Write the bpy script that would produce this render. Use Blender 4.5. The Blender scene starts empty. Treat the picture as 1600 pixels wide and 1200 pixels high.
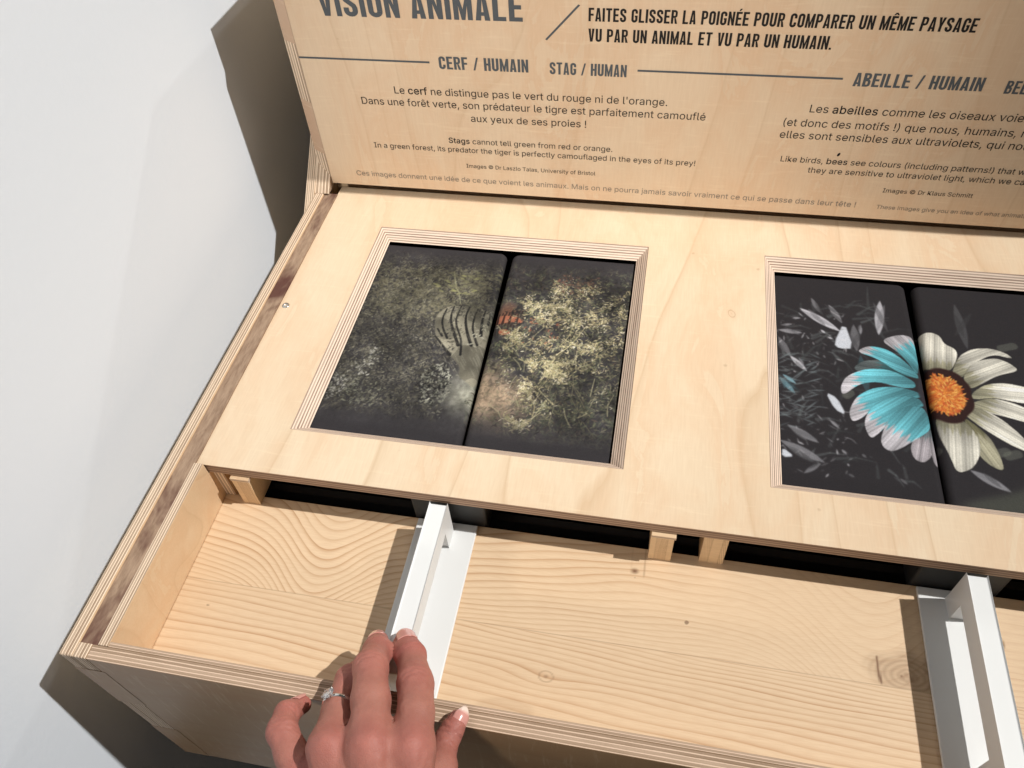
import bpy, bmesh, math, random, json
import numpy as np
from mathutils import Vector, Matrix

# ------------------------------------------------------------------ camera, world, lamps, exposure
U = 0.22                      # one modelling unit in metres (the width of a picture opening)
BASE = 0.86                   # height of the display top above the floor, metres
C = bpy.context.scene.collection
sc = bpy.context.scene

def W(p):                     # modelling units -> metres
    return Vector((p[0]*U, p[1]*U, p[2]*U + BASE))

cam_d = bpy.data.cameras.new('camera')
cam = bpy.data.objects.new('camera', cam_d); C.objects.link(cam)
cam_d.sensor_width = 36.0; cam_d.lens = 36.0*1229.8/1600.0
cam_d.clip_start = 0.01; cam_d.clip_end = 60.0
_R = Matrix(((0.98137, 0.18322, -0.05753), (0.10423, -0.75966, -0.64190), (-0.16131, 0.62394, -0.76460)))
_R = Matrix((_R[0], -_R[1], -_R[2])).transposed()
cam.matrix_world = Matrix.Translation(W((1.0247, -1.2543, 1.8621))) @ _R.to_quaternion().to_matrix().to_4x4()
sc.camera = cam

world = bpy.data.worlds.new('World'); sc.world = world; world.use_nodes = True
bg = world.node_tree.nodes['Background']
bg.inputs['Color'].default_value = (1.0, 0.95, 0.88, 1); bg.inputs['Strength'].default_value = 0.07

def spot(name, loc, target, power, size_deg, radius, color, blend=0.4):
    d = bpy.data.lights.new(name, 'SPOT'); d.energy = power; d.spot_size = math.radians(size_deg)
    d.spot_blend = blend; d.shadow_soft_size = radius; d.color = color
    o = bpy.data.objects.new(name, d); C.objects.link(o); o.location = loc
    o.rotation_euler = (Vector(target) - Vector(loc)).to_track_quat('-Z', 'Y').to_euler()
    return o
_t = W((0.05, 0.55, 0.0)); _L = Vector((-0.745, -0.055, -1.0)).normalized()
spot('ceiling_spotlight', _t - _L*8.0, _t, 2900, 14, 0.060, (1.0, 0.972, 0.93), 1.0)
_t2 = W((0.72, 1.18, 0.58))
spot('sign_fill_light', _t2 + Vector((-0.06, -2.5, 1.0)), _t2, 215, 15.5, 0.12, (1.0, 0.94, 0.86), 1.0)  # added fill, unseen source, cone narrowed to brighten the sign
_t3 = W((0.2, 0.4, 0.2))
spot('side_spotlight', _t3 - Vector((-0.30, -0.81, -0.50)).normalized()*5.0, _t3, 135, 40, 0.05, (1.0, 0.95, 0.87))

sc.view_settings.view_transform = 'Standard'; sc.view_settings.look = 'None'
sc.view_settings.exposure = 0.0; sc.view_settings.gamma = 1.0; sc.view_settings.use_curve_mapping = False
sc.render.engine = 'CYCLES'
sc.cycles.max_bounces = 8; sc.cycles.use_denoising = True

# ------------------------------------------------------------------ helpers
def lin(r, g, b, k=1.0):
    f = lambda c: ((c/255.0)/12.92 if c <= 10 else ((c/255.0 + 0.055)/1.055)**2.4)
    return (f(r)*k, f(g)*k, f(b)*k, 1.0)

def tag(o, label=None, cat=None, group=None, kind=None):
    if label: o['label'] = label
    if cat: o['category'] = cat
    if group: o['group'] = group
    if kind: o['kind'] = kind
    return o

def empty(name, p):
    o = bpy.data.objects.new(name, None); C.objects.link(o); o.location = W(p); o.empty_display_size = 0.02
    return o

class MB:
    """collects quads and n-gons (modelling units) with a UV per corner, then links them as one object"""
    def __init__(s): s.v = []; s.f = []; s.m = []; s.uv = []
    def face(s, pts, m=0, uv=None):
        i = len(s.v); s.v += [tuple(p) for p in pts]; s.f.append(list(range(i, i+len(pts))))
        s.m.append(m); s.uv += (uv if uv else [(0, 0)]*len(pts))
    def box(s, a, b, mats=None, ply=None, n=9.0):
        """ply = axis (0,1,2) the veneers are stacked along; faces not normal to it get the edge material 1"""
        x0, y0, z0 = a; x1, y1, z1 = b
        P = lambda i, j, k: ((x0, x1)[i], (y0, y1)[j], (z0, z1)[k])
        F = {(0, 0): [P(0,1,0), P(0,0,0), P(0,0,1), P(0,1,1)], (0, 1): [P(1,0,0), P(1,1,0), P(1,1,1), P(1,0,1)],
             (1, 0): [P(0,0,0), P(1,0,0), P(1,0,1), P(0,0,1)], (1, 1): [P(1,1,0), P(0,1,0), P(0,1,1), P(1,1,1)],
             (2, 0): [P(0,1,0), P(1,1,0), P(1,0,0), P(0,0,0)], (2, 1): [P(0,0,1), P(1,0,1), P(1,1,1), P(0,1,1)]}
        for (ax, sd), q in F.items():
            if ply is None or ax == ply:
                s.face(q, 0)
            else:
                al = 3 - ax - ply
                lo, hi = a[ply], b[ply]
                s.face(q, 1, [(p[al], (p[ply]-lo)/(hi-lo)*n) for p in q])
    def build(s, name, mats, parent=None, bevel=0.0, smooth=False):
        me = bpy.data.meshes.new(name)
        me.from_pydata([W(p) for p in s.v], [], s.f)
        for m in (mats if isinstance(mats, (list, tuple)) else [mats]): me.materials.append(m)
        me.polygons.foreach_set('material_index', s.m)
        ul = me.uv_layers.new(name='ply')
        ul.data.foreach_set('uv', [c for u in s.uv for c in u])
        o = bpy.data.objects.new(name, me); C.objects.link(o)
        if bevel or smooth:
            bm = bmesh.new(); bm.from_mesh(me); bmesh.ops.remove_doubles(bm, verts=bm.verts, dist=1e-6); bm.to_mesh(me); bm.free()
        if bevel:
            md = o.modifiers.new('bevel', 'BEVEL'); md.width = bevel; md.segments = 2; md.limit_method = 'ANGLE'; md.harden_normals = False
        if parent:
            o.parent = parent
            if parent.parent is None: o.matrix_parent_inverse = Matrix.Translation(-parent.location)
        return o

# ------------------------------------------------------------------ node helpers
def new_mat(name):
    m = bpy.data.materials.new(name); m.use_nodes = True
    nt = m.node_tree; b = nt.nodes['Principled BSDF']
    return m, nt, b
def N(nt, t, **kw):
    n = nt.nodes.new(t)
    for k, v in kw.items():
        if k.startswith('i_'): n.inputs[k[2:].replace('_', ' ')].default_value = v
        else: setattr(n, k, v)
    return n
def link(nt, a, b): nt.links.new(a, b)
def math_n(nt, op, a, b=None, c=None):
    n = nt.nodes.new('ShaderNodeMath'); n.operation = op
    for i, x in enumerate((a, b, c)):
        if x is None: continue
        if isinstance(x, (int, float)): n.inputs[i].default_value = x
        else: nt.links.new(x, n.inputs[i])
    return n.outputs[0]
def mix(nt, fac, a, b, mode='MIX'):
    n = nt.nodes.new('ShaderNodeMix'); n.data_type = 'RGBA'; n.blend_type = mode
    for s, x in ((n.inputs[0], fac), (n.inputs[6], a), (n.inputs[7], b)):
        if isinstance(x, (int, float, tuple)): s.default_value = x
        else: nt.links.new(x, s)
    return n.outputs[2]
def ramp(nt, fac, stops, interp='LINEAR'):
    n = nt.nodes.new('ShaderNodeValToRGB'); r = n.color_ramp; r.interpolation = interp
    while len(r.elements) < len(stops): r.elements.new(0.5)
    for e, (p, c) in zip(r.elements, stops): e.position = p; e.color = c
    nt.links.new(fac, n.inputs[0]); return n.outputs[0]
def coords(nt, scale=(1, 1, 1), rot=(0, 0, 0), loc=(0, 0, 0)):
    t = nt.nodes.new('ShaderNodeTexCoord'); mp = nt.nodes.new('ShaderNodeMapping')
    mp.inputs['Scale'].default_value = scale; mp.inputs['Rotation'].default_value = rot; mp.inputs['Location'].default_value = loc
    nt.links.new(t.outputs['Object'], mp.inputs[0]); return mp.outputs[0]
def noise(nt, vec, scale, detail=3.0, rough=0.55, dist=0.0):
    n = nt.nodes.new('ShaderNodeTexNoise'); n.inputs['Scale'].default_value = scale
    n.inputs['Detail'].default_value = detail; n.inputs['Roughness'].default_value = rough; n.inputs['Distortion'].default_value = dist
    nt.links.new(vec, n.inputs['Vector']); return n.outputs[0]
def bump(nt, b, height, strength, dist=0.001):
    n = nt.nodes.new('ShaderNodeBump'); n.inputs['Strength'].default_value = strength; n.inputs['Distance'].default_value = dist
    nt.links.new(height, n.inputs['Height']); nt.links.new(n.outputs[0], b.inputs['Normal'])

def birch(name, grain='y', light=(0.76, 0.625, 0.455), dark=(0.55, 0.385, 0.235), lines=0.62, rough=0.42, seed=0.0, knot=None):
    """rotary-cut birch veneer: clouds, pale flame lines and short flecks"""
    m, nt, b = new_mat(name)
    st = {'y': (9.0, 1.5, 9.0), 'x': (1.5, 9.0, 9.0), 'z': (9.0, 9.0, 1.5)}[grain]
    v = coords(nt, st, loc=(seed, seed*1.7, seed*0.6))
    n1 = noise(nt, v, 0.42, 2.0, 0.5, 0.35)
    n2 = noise(nt, v, 1.7, 4.0, 0.6)
    col = mix(nt, ramp(nt, n2, [(0.3, (0, 0, 0, 1)), (0.75, (1, 1, 1, 1))]), light + (1,), tuple(0.70*a+0.30*d for a, d in zip(light, dark)) + (1,))
    w = math_n(nt, 'FRACT', math_n(nt, 'ADD', math_n(nt, 'MULTIPLY', n1, 16.0), math_n(nt, 'MULTIPLY', n2, 0.35)))
    ln = ramp(nt, w, [(0.0, (1, 1, 1, 1)), (0.035, (0.45, 0.45, 0.45, 1)), (0.11, (0.15, 0.15, 0.15, 1)), (0.30, (0, 0, 0, 1)), (0.97, (0, 0, 0, 1)), (1.0, (0.8, 0.8, 0.8, 1))])
    col = mix(nt, math_n(nt, 'MULTIPLY', ln, lines), col, dark + (1,))
    # patches of swirling, warmer figure with their own broken outlines
    st2 = {'y': (24.0, 9.0, 24.0), 'x': (9.0, 24.0, 24.0), 'z': (24.0, 24.0, 9.0)}[grain]
    n3 = noise(nt, coords(nt, st2, loc=(seed+2.0, seed, 0)), 1.0, 5.0, 0.62, 0.9)
    gg = lambda x: (x, x, x, 1)
    col = mix(nt, ramp(nt, n3, [(0.40, gg(0)), (0.50, gg(0.22)), (0.60, gg(0.52)), (0.615, gg(0.10)), (0.75, gg(0.25))]), col, (light[0]*0.90, light[1]*0.755, light[2]*0.66, 1))
    fl = {'y': (900.0, 60.0, 900.0), 'x': (60.0, 900.0, 900.0), 'z': (900.0, 900.0, 60.0)}[grain]
    nf = noise(nt, coords(nt, fl), 1.0, 2.0, 0.6)
    ray = {'y': (40.0, 420.0, 40.0), 'x': (420.0, 40.0, 40.0), 'z': (40.0, 40.0, 420.0)}[grain]
    nr = noise(nt, coords(nt, ray), 1.0, 2.0, 0.6)
    col = mix(nt, ramp(nt, nf, [(0.35, (0.16, 0.16, 0.16, 1)), (0.62, (0, 0, 0, 1))]), col, dark + (1,))
    col = mix(nt, ramp(nt, nr, [(0.58, (0, 0, 0, 1)), (0.78, (0.22, 0.22, 0.22, 1))]), col, (0.86, 0.72, 0.52, 1))
    sp = noise(nt, coords(nt, (70, 70, 70), loc=(seed, 0, 0)), 1.0, 1.0, 0.5)
    col = mix(nt, ramp(nt, sp, [(0.79, (0, 0, 0, 1)), (0.83, (0.55, 0.55, 0.55, 1))]), col, (0.30, 0.17, 0.08, 1))
    if knot:                                    # one small pin knot with its darker outline
        t = nt.nodes.new('ShaderNodeTexCoord'); mp = nt.nodes.new('ShaderNodeMapping'); mp.vector_type = 'TEXTURE'
        mp.inputs['Location'].default_value = knot; mp.inputs['Scale'].default_value = (0.0022, 0.0036, 1.0); mp.inputs['Rotation'].default_value = (0, 0, 0.3)
        nt.links.new(t.outputs['Object'], mp.inputs[0]); sx = nt.nodes.new('ShaderNodeSeparateXYZ'); nt.links.new(mp.outputs[0], sx.inputs[0])
        r = math_n(nt, 'SQRT', math_n(nt, 'ADD', math_n(nt, 'POWER', sx.outputs[0], 2.0), math_n(nt, 'POWER', sx.outputs[1], 2.0)))
        r = math_n(nt, 'ADD', r, math_n(nt, 'MULTIPLY', math_n(nt, 'SUBTRACT', noise(nt, coords(nt), 240.0), 0.5), 0.7))
        g = lambda x: (x, x, x, 1)
        col = mix(nt, ramp(nt, math_n(nt, 'MULTIPLY', r, 0.5), [(0.0, g(0.25)), (0.25, g(0.06)), (0.42, g(0.10)), (0.5, g(0.55)), (0.58, g(0.10)), (0.8, g(0))]), col, (0.40, 0.22, 0.11, 1))
    link(nt, col, b.inputs['Base Color']); b.inputs['Roughness'].default_value = rough
    b.inputs['Specular IOR Level'].default_value = 0.32
    bump(nt, b, nf, 0.10, 0.0004)
    return m

def ply_edge(name, light=(0.70, 0.52, 0.38), dark=(0.30, 0.185, 0.115), split=0.52):
    """stacked veneers seen on edge: v counts veneers, u runs along the board"""
    m, nt, b = new_mat(name)
    uv = nt.nodes.new('ShaderNodeUVMap'); uv.uv_map = 'ply'
    sx = nt.nodes.new('ShaderNodeSeparateXYZ'); nt.links.new(uv.outputs[0], sx.inputs[0])
    cb = nt.nodes.new('ShaderNodeCombineXYZ')
    nt.links.new(math_n(nt, 'MULTIPLY', sx.outputs[0], 3.0), cb.inputs[0]); nt.links.new(math_n(nt, 'MULTIPLY', sx.outputs[1], 0.9), cb.inputs[1])
    wob = noise(nt, cb.outputs[0], 2.0, 4.0, 0.6)
    v = math_n(nt, 'ADD', sx.outputs[1], math_n(nt, 'MULTIPLY', math_n(nt, 'SUBTRACT', wob, 0.5), 0.75))
    fr = math_n(nt, 'FRACT', math_n(nt, 'MULTIPLY', v, 0.5))
    g = lambda x: (x, x, x, 1)
    k = ramp(nt, fr, [(0.0, g(0.9)), (0.05, g(0.1)), (0.08, g(0)), (split-0.06, g(0.03)), (split, g(1)), (split+0.1, g(0.8)), (0.94, g(0.75)), (1.0, g(1))])
    lay = math_n(nt, 'FLOOR', math_n(nt, 'MULTIPLY', v, 0.5))
    wn = nt.nodes.new('ShaderNodeTexWhiteNoise'); wn.noise_dimensions = '1D'; nt.links.new(lay, wn.inputs['W'])
    cb2 = nt.nodes.new('ShaderNodeCombineXYZ')
    nt.links.new(math_n(nt, 'MULTIPLY', sx.outputs[0], 60.0), cb2.inputs[0]); nt.links.new(math_n(nt, 'MULTIPLY', sx.outputs[1], 2.5), cb2.inputs[1])
    fine = noise(nt, cb2.outputs[0], 3.0, 3.0, 0.7)
    cb3 = nt.nodes.new('ShaderNodeCombineXYZ')
    nt.links.new(math_n(nt, 'MULTIPLY', sx.outputs[0], 2.2), cb3.inputs[0]); nt.links.new(math_n(nt, 'MULTIPLY', lay, 7.3), cb3.inputs[1])
    pat = noise(nt, cb3.outputs[0], 1.6, 3.0, 0.6)
    kk = math_n(nt, 'MULTIPLY', k, math_n(nt, 'ADD', 0.72, math_n(nt, 'MULTIPLY', wn.outputs[0], 0.35)))
    kk = math_n(nt, 'ADD', kk, math_n(nt, 'MULTIPLY', math_n(nt, 'SUBTRACT', pat, 0.5), 0.55))
    kk = math_n(nt, 'ADD', kk, math_n(nt, 'MULTIPLY', math_n(nt, 'SUBTRACT', fine, 0.5), 0.5))
    cl = nt.nodes.new('ShaderNodeClamp'); nt.links.new(kk, cl.inputs[0])
    col = mix(nt, cl.outputs[0], light + (1,), dark + (1,))
    link(nt, col, b.inputs['Base Color']); b.inputs['Roughness'].default_value = 0.7
    b.inputs['Specular IOR Level'].default_value = 0.2
    bump(nt, b, fine, 0.25, 0.0003)
    return m

def plain(name, col, rough=0.5, spec=0.4, metal=0.0, nscale=300.0, nstr=0.05, var=0.06):
    m, nt, b = new_mat(name)
    n = noise(nt, coords(nt), nscale, 3.0, 0.6)
    big = noise(nt, coords(nt), 14.0, 4.0, 0.6)
    c = mix(nt, big, tuple(x*(1-var) for x in col) + (1,), tuple(min(1, x*(1+var)) for x in col) + (1,))
    link(nt, c, b.inputs['Base Color'])
    b.inputs['Roughness'].default_value = rough; b.inputs['Specular IOR Level'].default_value = spec; b.inputs['Metallic'].default_value = metal
    bump(nt, b, n, nstr, 0.0005)
    return m

M_panel = birch('birch_veneer_top', 'y', knot=(0.2839, 0.1449, 0.86))
M_sign = birch('birch_veneer_sign', 'z', light=(0.72, 0.565, 0.405), dark=(0.55, 0.385, 0.245), lines=0.45, rough=0.5, seed=3.1)
M_side = birch('birch_veneer_side', 'x', light=(0.72, 0.54, 0.35), dark=(0.52, 0.35, 0.2), lines=0.4, seed=7.7)
M_front_shaded = birch('birch_front_shaded', 'x', light=(0.43, 0.28, 0.155), dark=(0.31, 0.19, 0.10), lines=0.4, seed=5.2)  # birch darkened and browned: shade on the front put into the colour
M_fing = birch('birch_finger_end', 'z', light=(0.56, 0.40, 0.285), dark=(0.42, 0.29, 0.19), lines=0.3, seed=1.3, rough=0.6)
M_edge = ply_edge('plywood_edge', light=(0.82, 0.66, 0.50), dark=(0.27, 0.175, 0.11), split=0.42)
M_rim = ply_edge('plywood_rim', light=(0.68, 0.51, 0.385), dark=(0.235, 0.155, 0.095), split=0.34)
M_bevel = ply_edge('plywood_bevel', light=(0.82, 0.67, 0.545), dark=(0.21, 0.125, 0.088), split=0.58)
M_edge_shaded = ply_edge('plywood_shaded_edge', light=(0.44, 0.31, 0.225), dark=(0.17, 0.108, 0.072))  # darker copy of the ply edge, shading of the panel's rim painted in
M_white = plain('white_lacquer', (0.74, 0.755, 0.755), 0.38, 0.4, nscale=120, nstr=0.02, var=0.015)
M_black = plain('matte_black', (0.012, 0.011, 0.011), 0.6, 0.3)
M_grey = plain('charcoal_plastic', (0.030, 0.032, 0.033), 0.55, 0.35)
M_steel = plain('steel', (0.62, 0.60, 0.56), 0.28, 0.5, 1.0, nstr=0.02)
M_ink = plain('black_ink', (0.014, 0.013, 0.013), 0.6, 0.2)
M_inkg = plain('slate_grey_ink', (0.085, 0.095, 0.105), 0.6, 0.2)
M_inkl = plain('pale_grey_ink', (0.22, 0.185, 0.155), 0.6, 0.2)

def wall_mat():
    m, nt, b = new_mat('white_wall_paint')
    big = noise(nt, coords(nt), 3.0, 3.0, 0.5)
    link(nt, mix(nt, big, (0.725, 0.782, 0.855, 1), (0.76, 0.812, 0.875, 1)), b.inputs['Base Color'])
    b.inputs['Roughness'].default_value = 0.75; b.inputs['Specular IOR Level'].default_value = 0.2
    n = noise(nt, coords(nt), 260.0, 3.0, 0.55); n2 = noise(nt, coords(nt), 55.0, 2.0, 0.5)
    bump(nt, b, math_n(nt, 'ADD', n, math_n(nt, 'MULTIPLY', n2, 0.8)), 0.11, 0.0011)
    return m
M_wall = wall_mat()

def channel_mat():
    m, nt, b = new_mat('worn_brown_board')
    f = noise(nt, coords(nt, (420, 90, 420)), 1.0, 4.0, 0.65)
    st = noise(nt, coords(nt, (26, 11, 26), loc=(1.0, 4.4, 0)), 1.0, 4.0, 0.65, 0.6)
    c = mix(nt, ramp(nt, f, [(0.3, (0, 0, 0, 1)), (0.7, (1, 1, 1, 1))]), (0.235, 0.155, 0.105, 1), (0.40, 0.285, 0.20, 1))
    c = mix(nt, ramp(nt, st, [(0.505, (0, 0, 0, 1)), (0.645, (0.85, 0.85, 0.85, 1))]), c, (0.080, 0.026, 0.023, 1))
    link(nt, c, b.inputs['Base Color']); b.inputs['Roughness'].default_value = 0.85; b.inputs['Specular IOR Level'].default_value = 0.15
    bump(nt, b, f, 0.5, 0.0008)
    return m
M_chan = channel_mat()

def pine_mat(name, light=(0.78, 0.60, 0.41), dark=(0.48, 0.27, 0.135)):
    """softwood: the mesh carries a smooth growth-ring phase, the node draws the rings from it"""
    m, nt, b = new_mat(name)
    a = nt.nodes.new('ShaderNodeAttribute'); a.attribute_name = 'ring'
    k = nt.nodes.new('ShaderNodeAttribute'); k.attribute_name = 'knot'
    s = nt.nodes.new('ShaderNodeAttribute'); s.attribute_name = 'strength'
    w1 = noise(nt, coords(nt, (14, 40, 40)), 1.0, 3.0, 0.55)
    ph = math_n(nt, 'ADD', a.outputs['Fac'], math_n(nt, 'MULTIPLY', math_n(nt, 'SUBTRACT', w1, 0.5), 0.55))
    fr = math_n(nt, 'FRACT', ph)
    wn = nt.nodes.new('ShaderNodeTexWhiteNoise'); wn.noise_dimensions = '1D'; nt.links.new(math_n(nt, 'FLOOR', ph), wn.inputs['W'])
    g = lambda x: (x, x, x, 1)
    prof = ramp(nt, fr, [(0.0, g(0.35)), (0.06, g(0.06)), (0.35, g(0)), (0.62, g(0.16)), (0.84, g(0.62)), (0.93, g(1)), (0.97, g(0.95)), (1.0, g(0.35))])
    amp = math_n(nt, 'MULTIPLY', math_n(nt, 'ADD', 0.45, math_n(nt, 'MULTIPLY', wn.outputs[0], 0.6)), math_n(nt, 'MULTIPLY', s.outputs['Fac'], ramp(nt, noise(nt, coords(nt, (9, 26, 26)), 1.0, 3.0, 0.6), [(0.32, g(0.45)), (0.66, g(1))])))
    base = mix(nt, noise(nt, coords(nt, (5, 16, 16)), 1.0, 3.0), light + (1,), tuple(x*y for x, y in zip(light, (0.93, 0.89, 0.83))) + (1,))
    col = mix(nt, math_n(nt, 'MULTIPLY', prof, amp), base, dark + (1,))
    fine = noise(nt, coords(nt, (90, 1500, 1500)), 1.0, 2.0, 0.6)
    col = mix(nt, ramp(nt, fine, [(0.35, g(0.16)), (0.6, g(0))]), col, dark + (1,))
    col = mix(nt, k.outputs['Fac'], col, (0.20, 0.105, 0.055, 1))
    sp = noise(nt, coords(nt, (110, 110, 110)), 1.0, 1.0, 0.5)
    col = mix(nt, ramp(nt, sp, [(0.80, g(0)), (0.83, g(0.7))]), col, (0.16, 0.09, 0.05, 1))
    link(nt, col, b.inputs['Base Color']); b.inputs['Roughness'].default_value = 0.5; b.inputs['Specular IOR Level'].default_value = 0.3
    bump(nt, b, math_n(nt, 'ADD', prof, fine), 0.08, 0.0004)
    return m
M_pine = pine_mat('pine_board')
M_block = pine_mat('pine_block', light=(0.80, 0.60, 0.38), dark=(0.26, 0.14, 0.07))

# ------------------------------------------------------------------ the setting: wall and floor
FZ = -BASE/U
XR = 2.63                                     # right end of the display
mb = MB()                                      # the wall runs a little askew to the display
wx = lambda y: -0.528 - 0.0360*y
mb.face([(wx(-9), -9, FZ), (wx(9), 9, FZ), (wx(9), 9, 9), (wx(-9), -9, 9)][::-1])
mb.face([(wx(-9)-0.5, -9, FZ), (wx(9)-0.5, 9, FZ), (wx(9)-0.5, 9, 9), (wx(-9)-0.5, -9, 9)])
for y in (-9, 9): mb.face([(wx(y), y, FZ), (wx(y)-0.5, y, FZ), (wx(y)-0.5, y, 9), (wx(y), y, 9)][::(-1 if y > 0 else 1)])
mb.face([(wx(-9), -9, 9), (wx(9), 9, 9), (wx(9)-0.5, 9, 9), (wx(-9)-0.5, -9, 9)][::-1])
tag(mb.build('wall', M_wall), kind='structure')
M_floor = plain('grey_floor', (0.06, 0.055, 0.05), 0.6, 0.3)
mb = MB(); mb.box((-0.70, -9.0, FZ-0.2), (14.0, 9.0, FZ))
tag(mb.build('floor', M_floor), kind='structure')

# ------------------------------------------------------------------ the display box
T = 0.037; zr = 0.0123; zf = -0.1754; c0 = -0.7531; c1 = -0.7024; YB = 1.62
box = empty('display_box', (1.15, 0.4, FZ))
tag(box, 'plywood exhibit box with two picture openings and a pine floored front tray', 'exhibit box')

# outer side board, its veneers run on through the corner finger to the front
mb = MB(); mb.box((-0.3206, c0, -0.83), (-0.2839, YB, zr), ply=0, n=9)
mb.build('side_board', [M_side, M_edge], box, bevel=0.0011)
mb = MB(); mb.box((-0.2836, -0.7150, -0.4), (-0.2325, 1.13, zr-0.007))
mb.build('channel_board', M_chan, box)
mb = MB()
mb.box((-0.2322, -0.7152, -0.30), (-0.2038, -0.165, zr), ply=0, n=8)
mb.box((-0.2322, -0.165, -0.30), (-0.2038, 1.22, -T-0.0005), ply=0, n=8)
mb.build('inner_side_board', [M_side, M_edge], box, bevel=0.0004)
mb = MB(); mb.box((XR+0.08, c0, -0.83), (XR+0.117, YB, zr), ply=0, n=9)
mb.build('side_board', [M_side, M_edge], box)
# front board: outer face with shade in its colour, laminated top edge, box-jointed with the side board at the corner
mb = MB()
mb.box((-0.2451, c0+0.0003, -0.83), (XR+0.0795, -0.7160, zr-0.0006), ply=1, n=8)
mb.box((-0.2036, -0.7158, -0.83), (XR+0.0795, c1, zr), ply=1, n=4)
mb.build('front_board', [M_front_shaded, M_rim], box, bevel=0.0004)
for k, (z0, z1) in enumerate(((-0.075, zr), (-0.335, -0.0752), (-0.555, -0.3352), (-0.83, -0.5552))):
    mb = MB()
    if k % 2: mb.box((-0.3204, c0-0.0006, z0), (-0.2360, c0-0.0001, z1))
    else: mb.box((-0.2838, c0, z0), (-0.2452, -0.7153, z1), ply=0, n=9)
    mb.build('corner_finger', [M_front_shaded, M_edge], box, bevel=0.0006 if k == 0 else 0)
mb = MB(); mb.box((-0.2, -0.55, FZ), (XR, 1.5, -0.835)); mb.build('plinth', M_front_shaded, box)
mb = MB(); mb.box((-0.2835, 1.2505, -0.5), (XR, 1.30, 0.02)); mb.build('back_board', M_side, box)

# top panel with two bevelled openings
def panel():
    e = 0.0387; yF = 0.0; yB = 0.9606
    xs = [-0.2342, 0.0, 1.0, 1.3996, 2.3996, XR]; y0, y1 = -0.1605, 1.185
    mb = MB()
    for z, up in ((0.0, 1), (-T, 0)):
        d = 0.0 if up else e
        X = [xs[0], 0.0+d, 1.0-d, 1.3996+d, 2.3996-d, XR]; Y = [y0, yF+d, yB-d, y1]
        for i in range(5):
            for j in range(3):
                if j == 1 and i in (1, 3): continue
                q = [(X[i], Y[j], z), (X[i+1], Y[j], z), (X[i+1], Y[j+1], z), (X[i], Y[j+1], z)]
                mb.face(q if up else q[::-1], 0)
    def strip(a, b, da, db, m, along):          # a,b on the top, a+da, b+db on the underside
        n = 7
        A = Vector(a); B = Vector(b); L = (B-A).length
        mb.face([b, a, tuple(A+Vector(da)), tuple(B+Vector(db))], m, [(L+along, n), (along, n), (along, 0), (L+along, 0)])
    dn = (0, 0, -T)
    strip((XR, y0, 0), (xs[0], y0, 0), dn, dn, 2, 0.0)
    strip((xs[0], y0, 0), (xs[0], y1, 0), dn, dn, 2, 3.0)
    strip((xs[0], y1, 0), (XR, y1, 0), dn, dn, 2, 5.0)
    strip((XR, y1, 0), (XR, y0, 0), dn, dn, 2, 8.0)
    for k, x in enumerate((0.0, 1.3996)):
        c = [(x, yF, 0), (x+1, yF, 0), (x+1, yB, 0), (x, yB, 0)]
        d = [(e, e, -T), (-e, e, -T), (-e, -e, -T), (e, -e, -T)]
        for i in range(4):
            j = (i+1) % 4
            A = Vector(c[i]); B = Vector(c[j]); L = (B-A).length
            P = [c[i], c[j], tuple(B+Vector(d[j])), tuple(A+Vector(d[i]))]
            al = 11.0*k + 2.3*i
            mb.face(P, 1, [(al, 12), (al+L, 12), (al+L-e, 0), (al+e, 0)])
    return mb.build('top_panel', [M_panel, M_bevel, M_edge_shaded], box)
panel()

# countersunk screw at the left edge of the panel
def screw(p):
    bm = bmesh.new(); R = 0.0125; n = 24
    prof = [(R, 0.0008), (R*0.93, 0.0022), (R*0.45, 0.0030), (R*0.38, 0.0030), (R*0.34, -0.001), (0.0, -0.0015)]
    rows = []
    for r, z in prof:
        rows.append([bm.verts.new(W((p[0]+r*math.cos(2*math.pi*i/n), p[1]+r*math.sin(2*math.pi*i/n), p[2]+z))) for i in range(n)] if r > 0 else [bm.verts.new(W((p[0], p[1], p[2]+z)))])
    for a, b in zip(rows, rows[1:]):
        for i in range(n):
            if len(b) == 1: bm.faces.new((a[i], a[(i+1) % n], b[0]))
            else: bm.faces.new((a[i], a[(i+1) % n], b[(i+1) % n], b[i]))
    me = bpy.data.meshes.new('screw'); bm.to_mesh(me); bm.free(); me.materials.append(M_steel)
    for f in me.polygons: f.use_smooth = True
    o = bpy.data.objects.new('screw', me); C.objects.link(o); o.parent = box; o.matrix_parent_inverse = Matrix.Translation(-box.location)
screw((-0.2105, 0.507, 0.0))

# ------------------------------------------------------------------ pine tray floor: growth rings carried as a smooth field
def grid_mesh(name, xs, ys, z, mat, parent, fields, thick=0.05):
    nx, ny = len(xs), len(ys)
    X, Y = np.meshgrid(xs, ys)
    co = np.stack([X, Y, np.full_like(X, z)], -1).reshape(-1, 3)
    co = co*U + np.array([0, 0, BASE])
    i = np.arange((ny-1)*(nx-1)); r = i//(nx-1); c = i % (nx-1); a = r*nx + c
    F = np.stack([a, a+1, a+1+nx, a+nx], -1)
    me = bpy.data.meshes.new(name)
    me.vertices.add(len(co)); me.vertices.foreach_set('co', co.ravel().astype(np.float32))
    me.loops.add(F.size); me.loops.foreach_set('vertex_index', F.ravel().astype(np.int32))
    me.polygons.add(len(F)); me.polygons.foreach_set('loop_start', np.arange(0, F.size, 4, dtype=np.int32))
    me.update(calc_edges=True)
    for k, f in fields(X, Y).items():
        at = me.attributes.new(k, 'FLOAT', 'POINT'); at.data.foreach_set('value', f.ravel().astype(np.float32))
    me.materials.append(mat)
    o = bpy.data.objects.new(name, me); C.objects.link(o)
    if parent:
        o.parent = parent; o.matrix_parent_inverse = Matrix.Translation(-parent.location)
    return o

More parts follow.
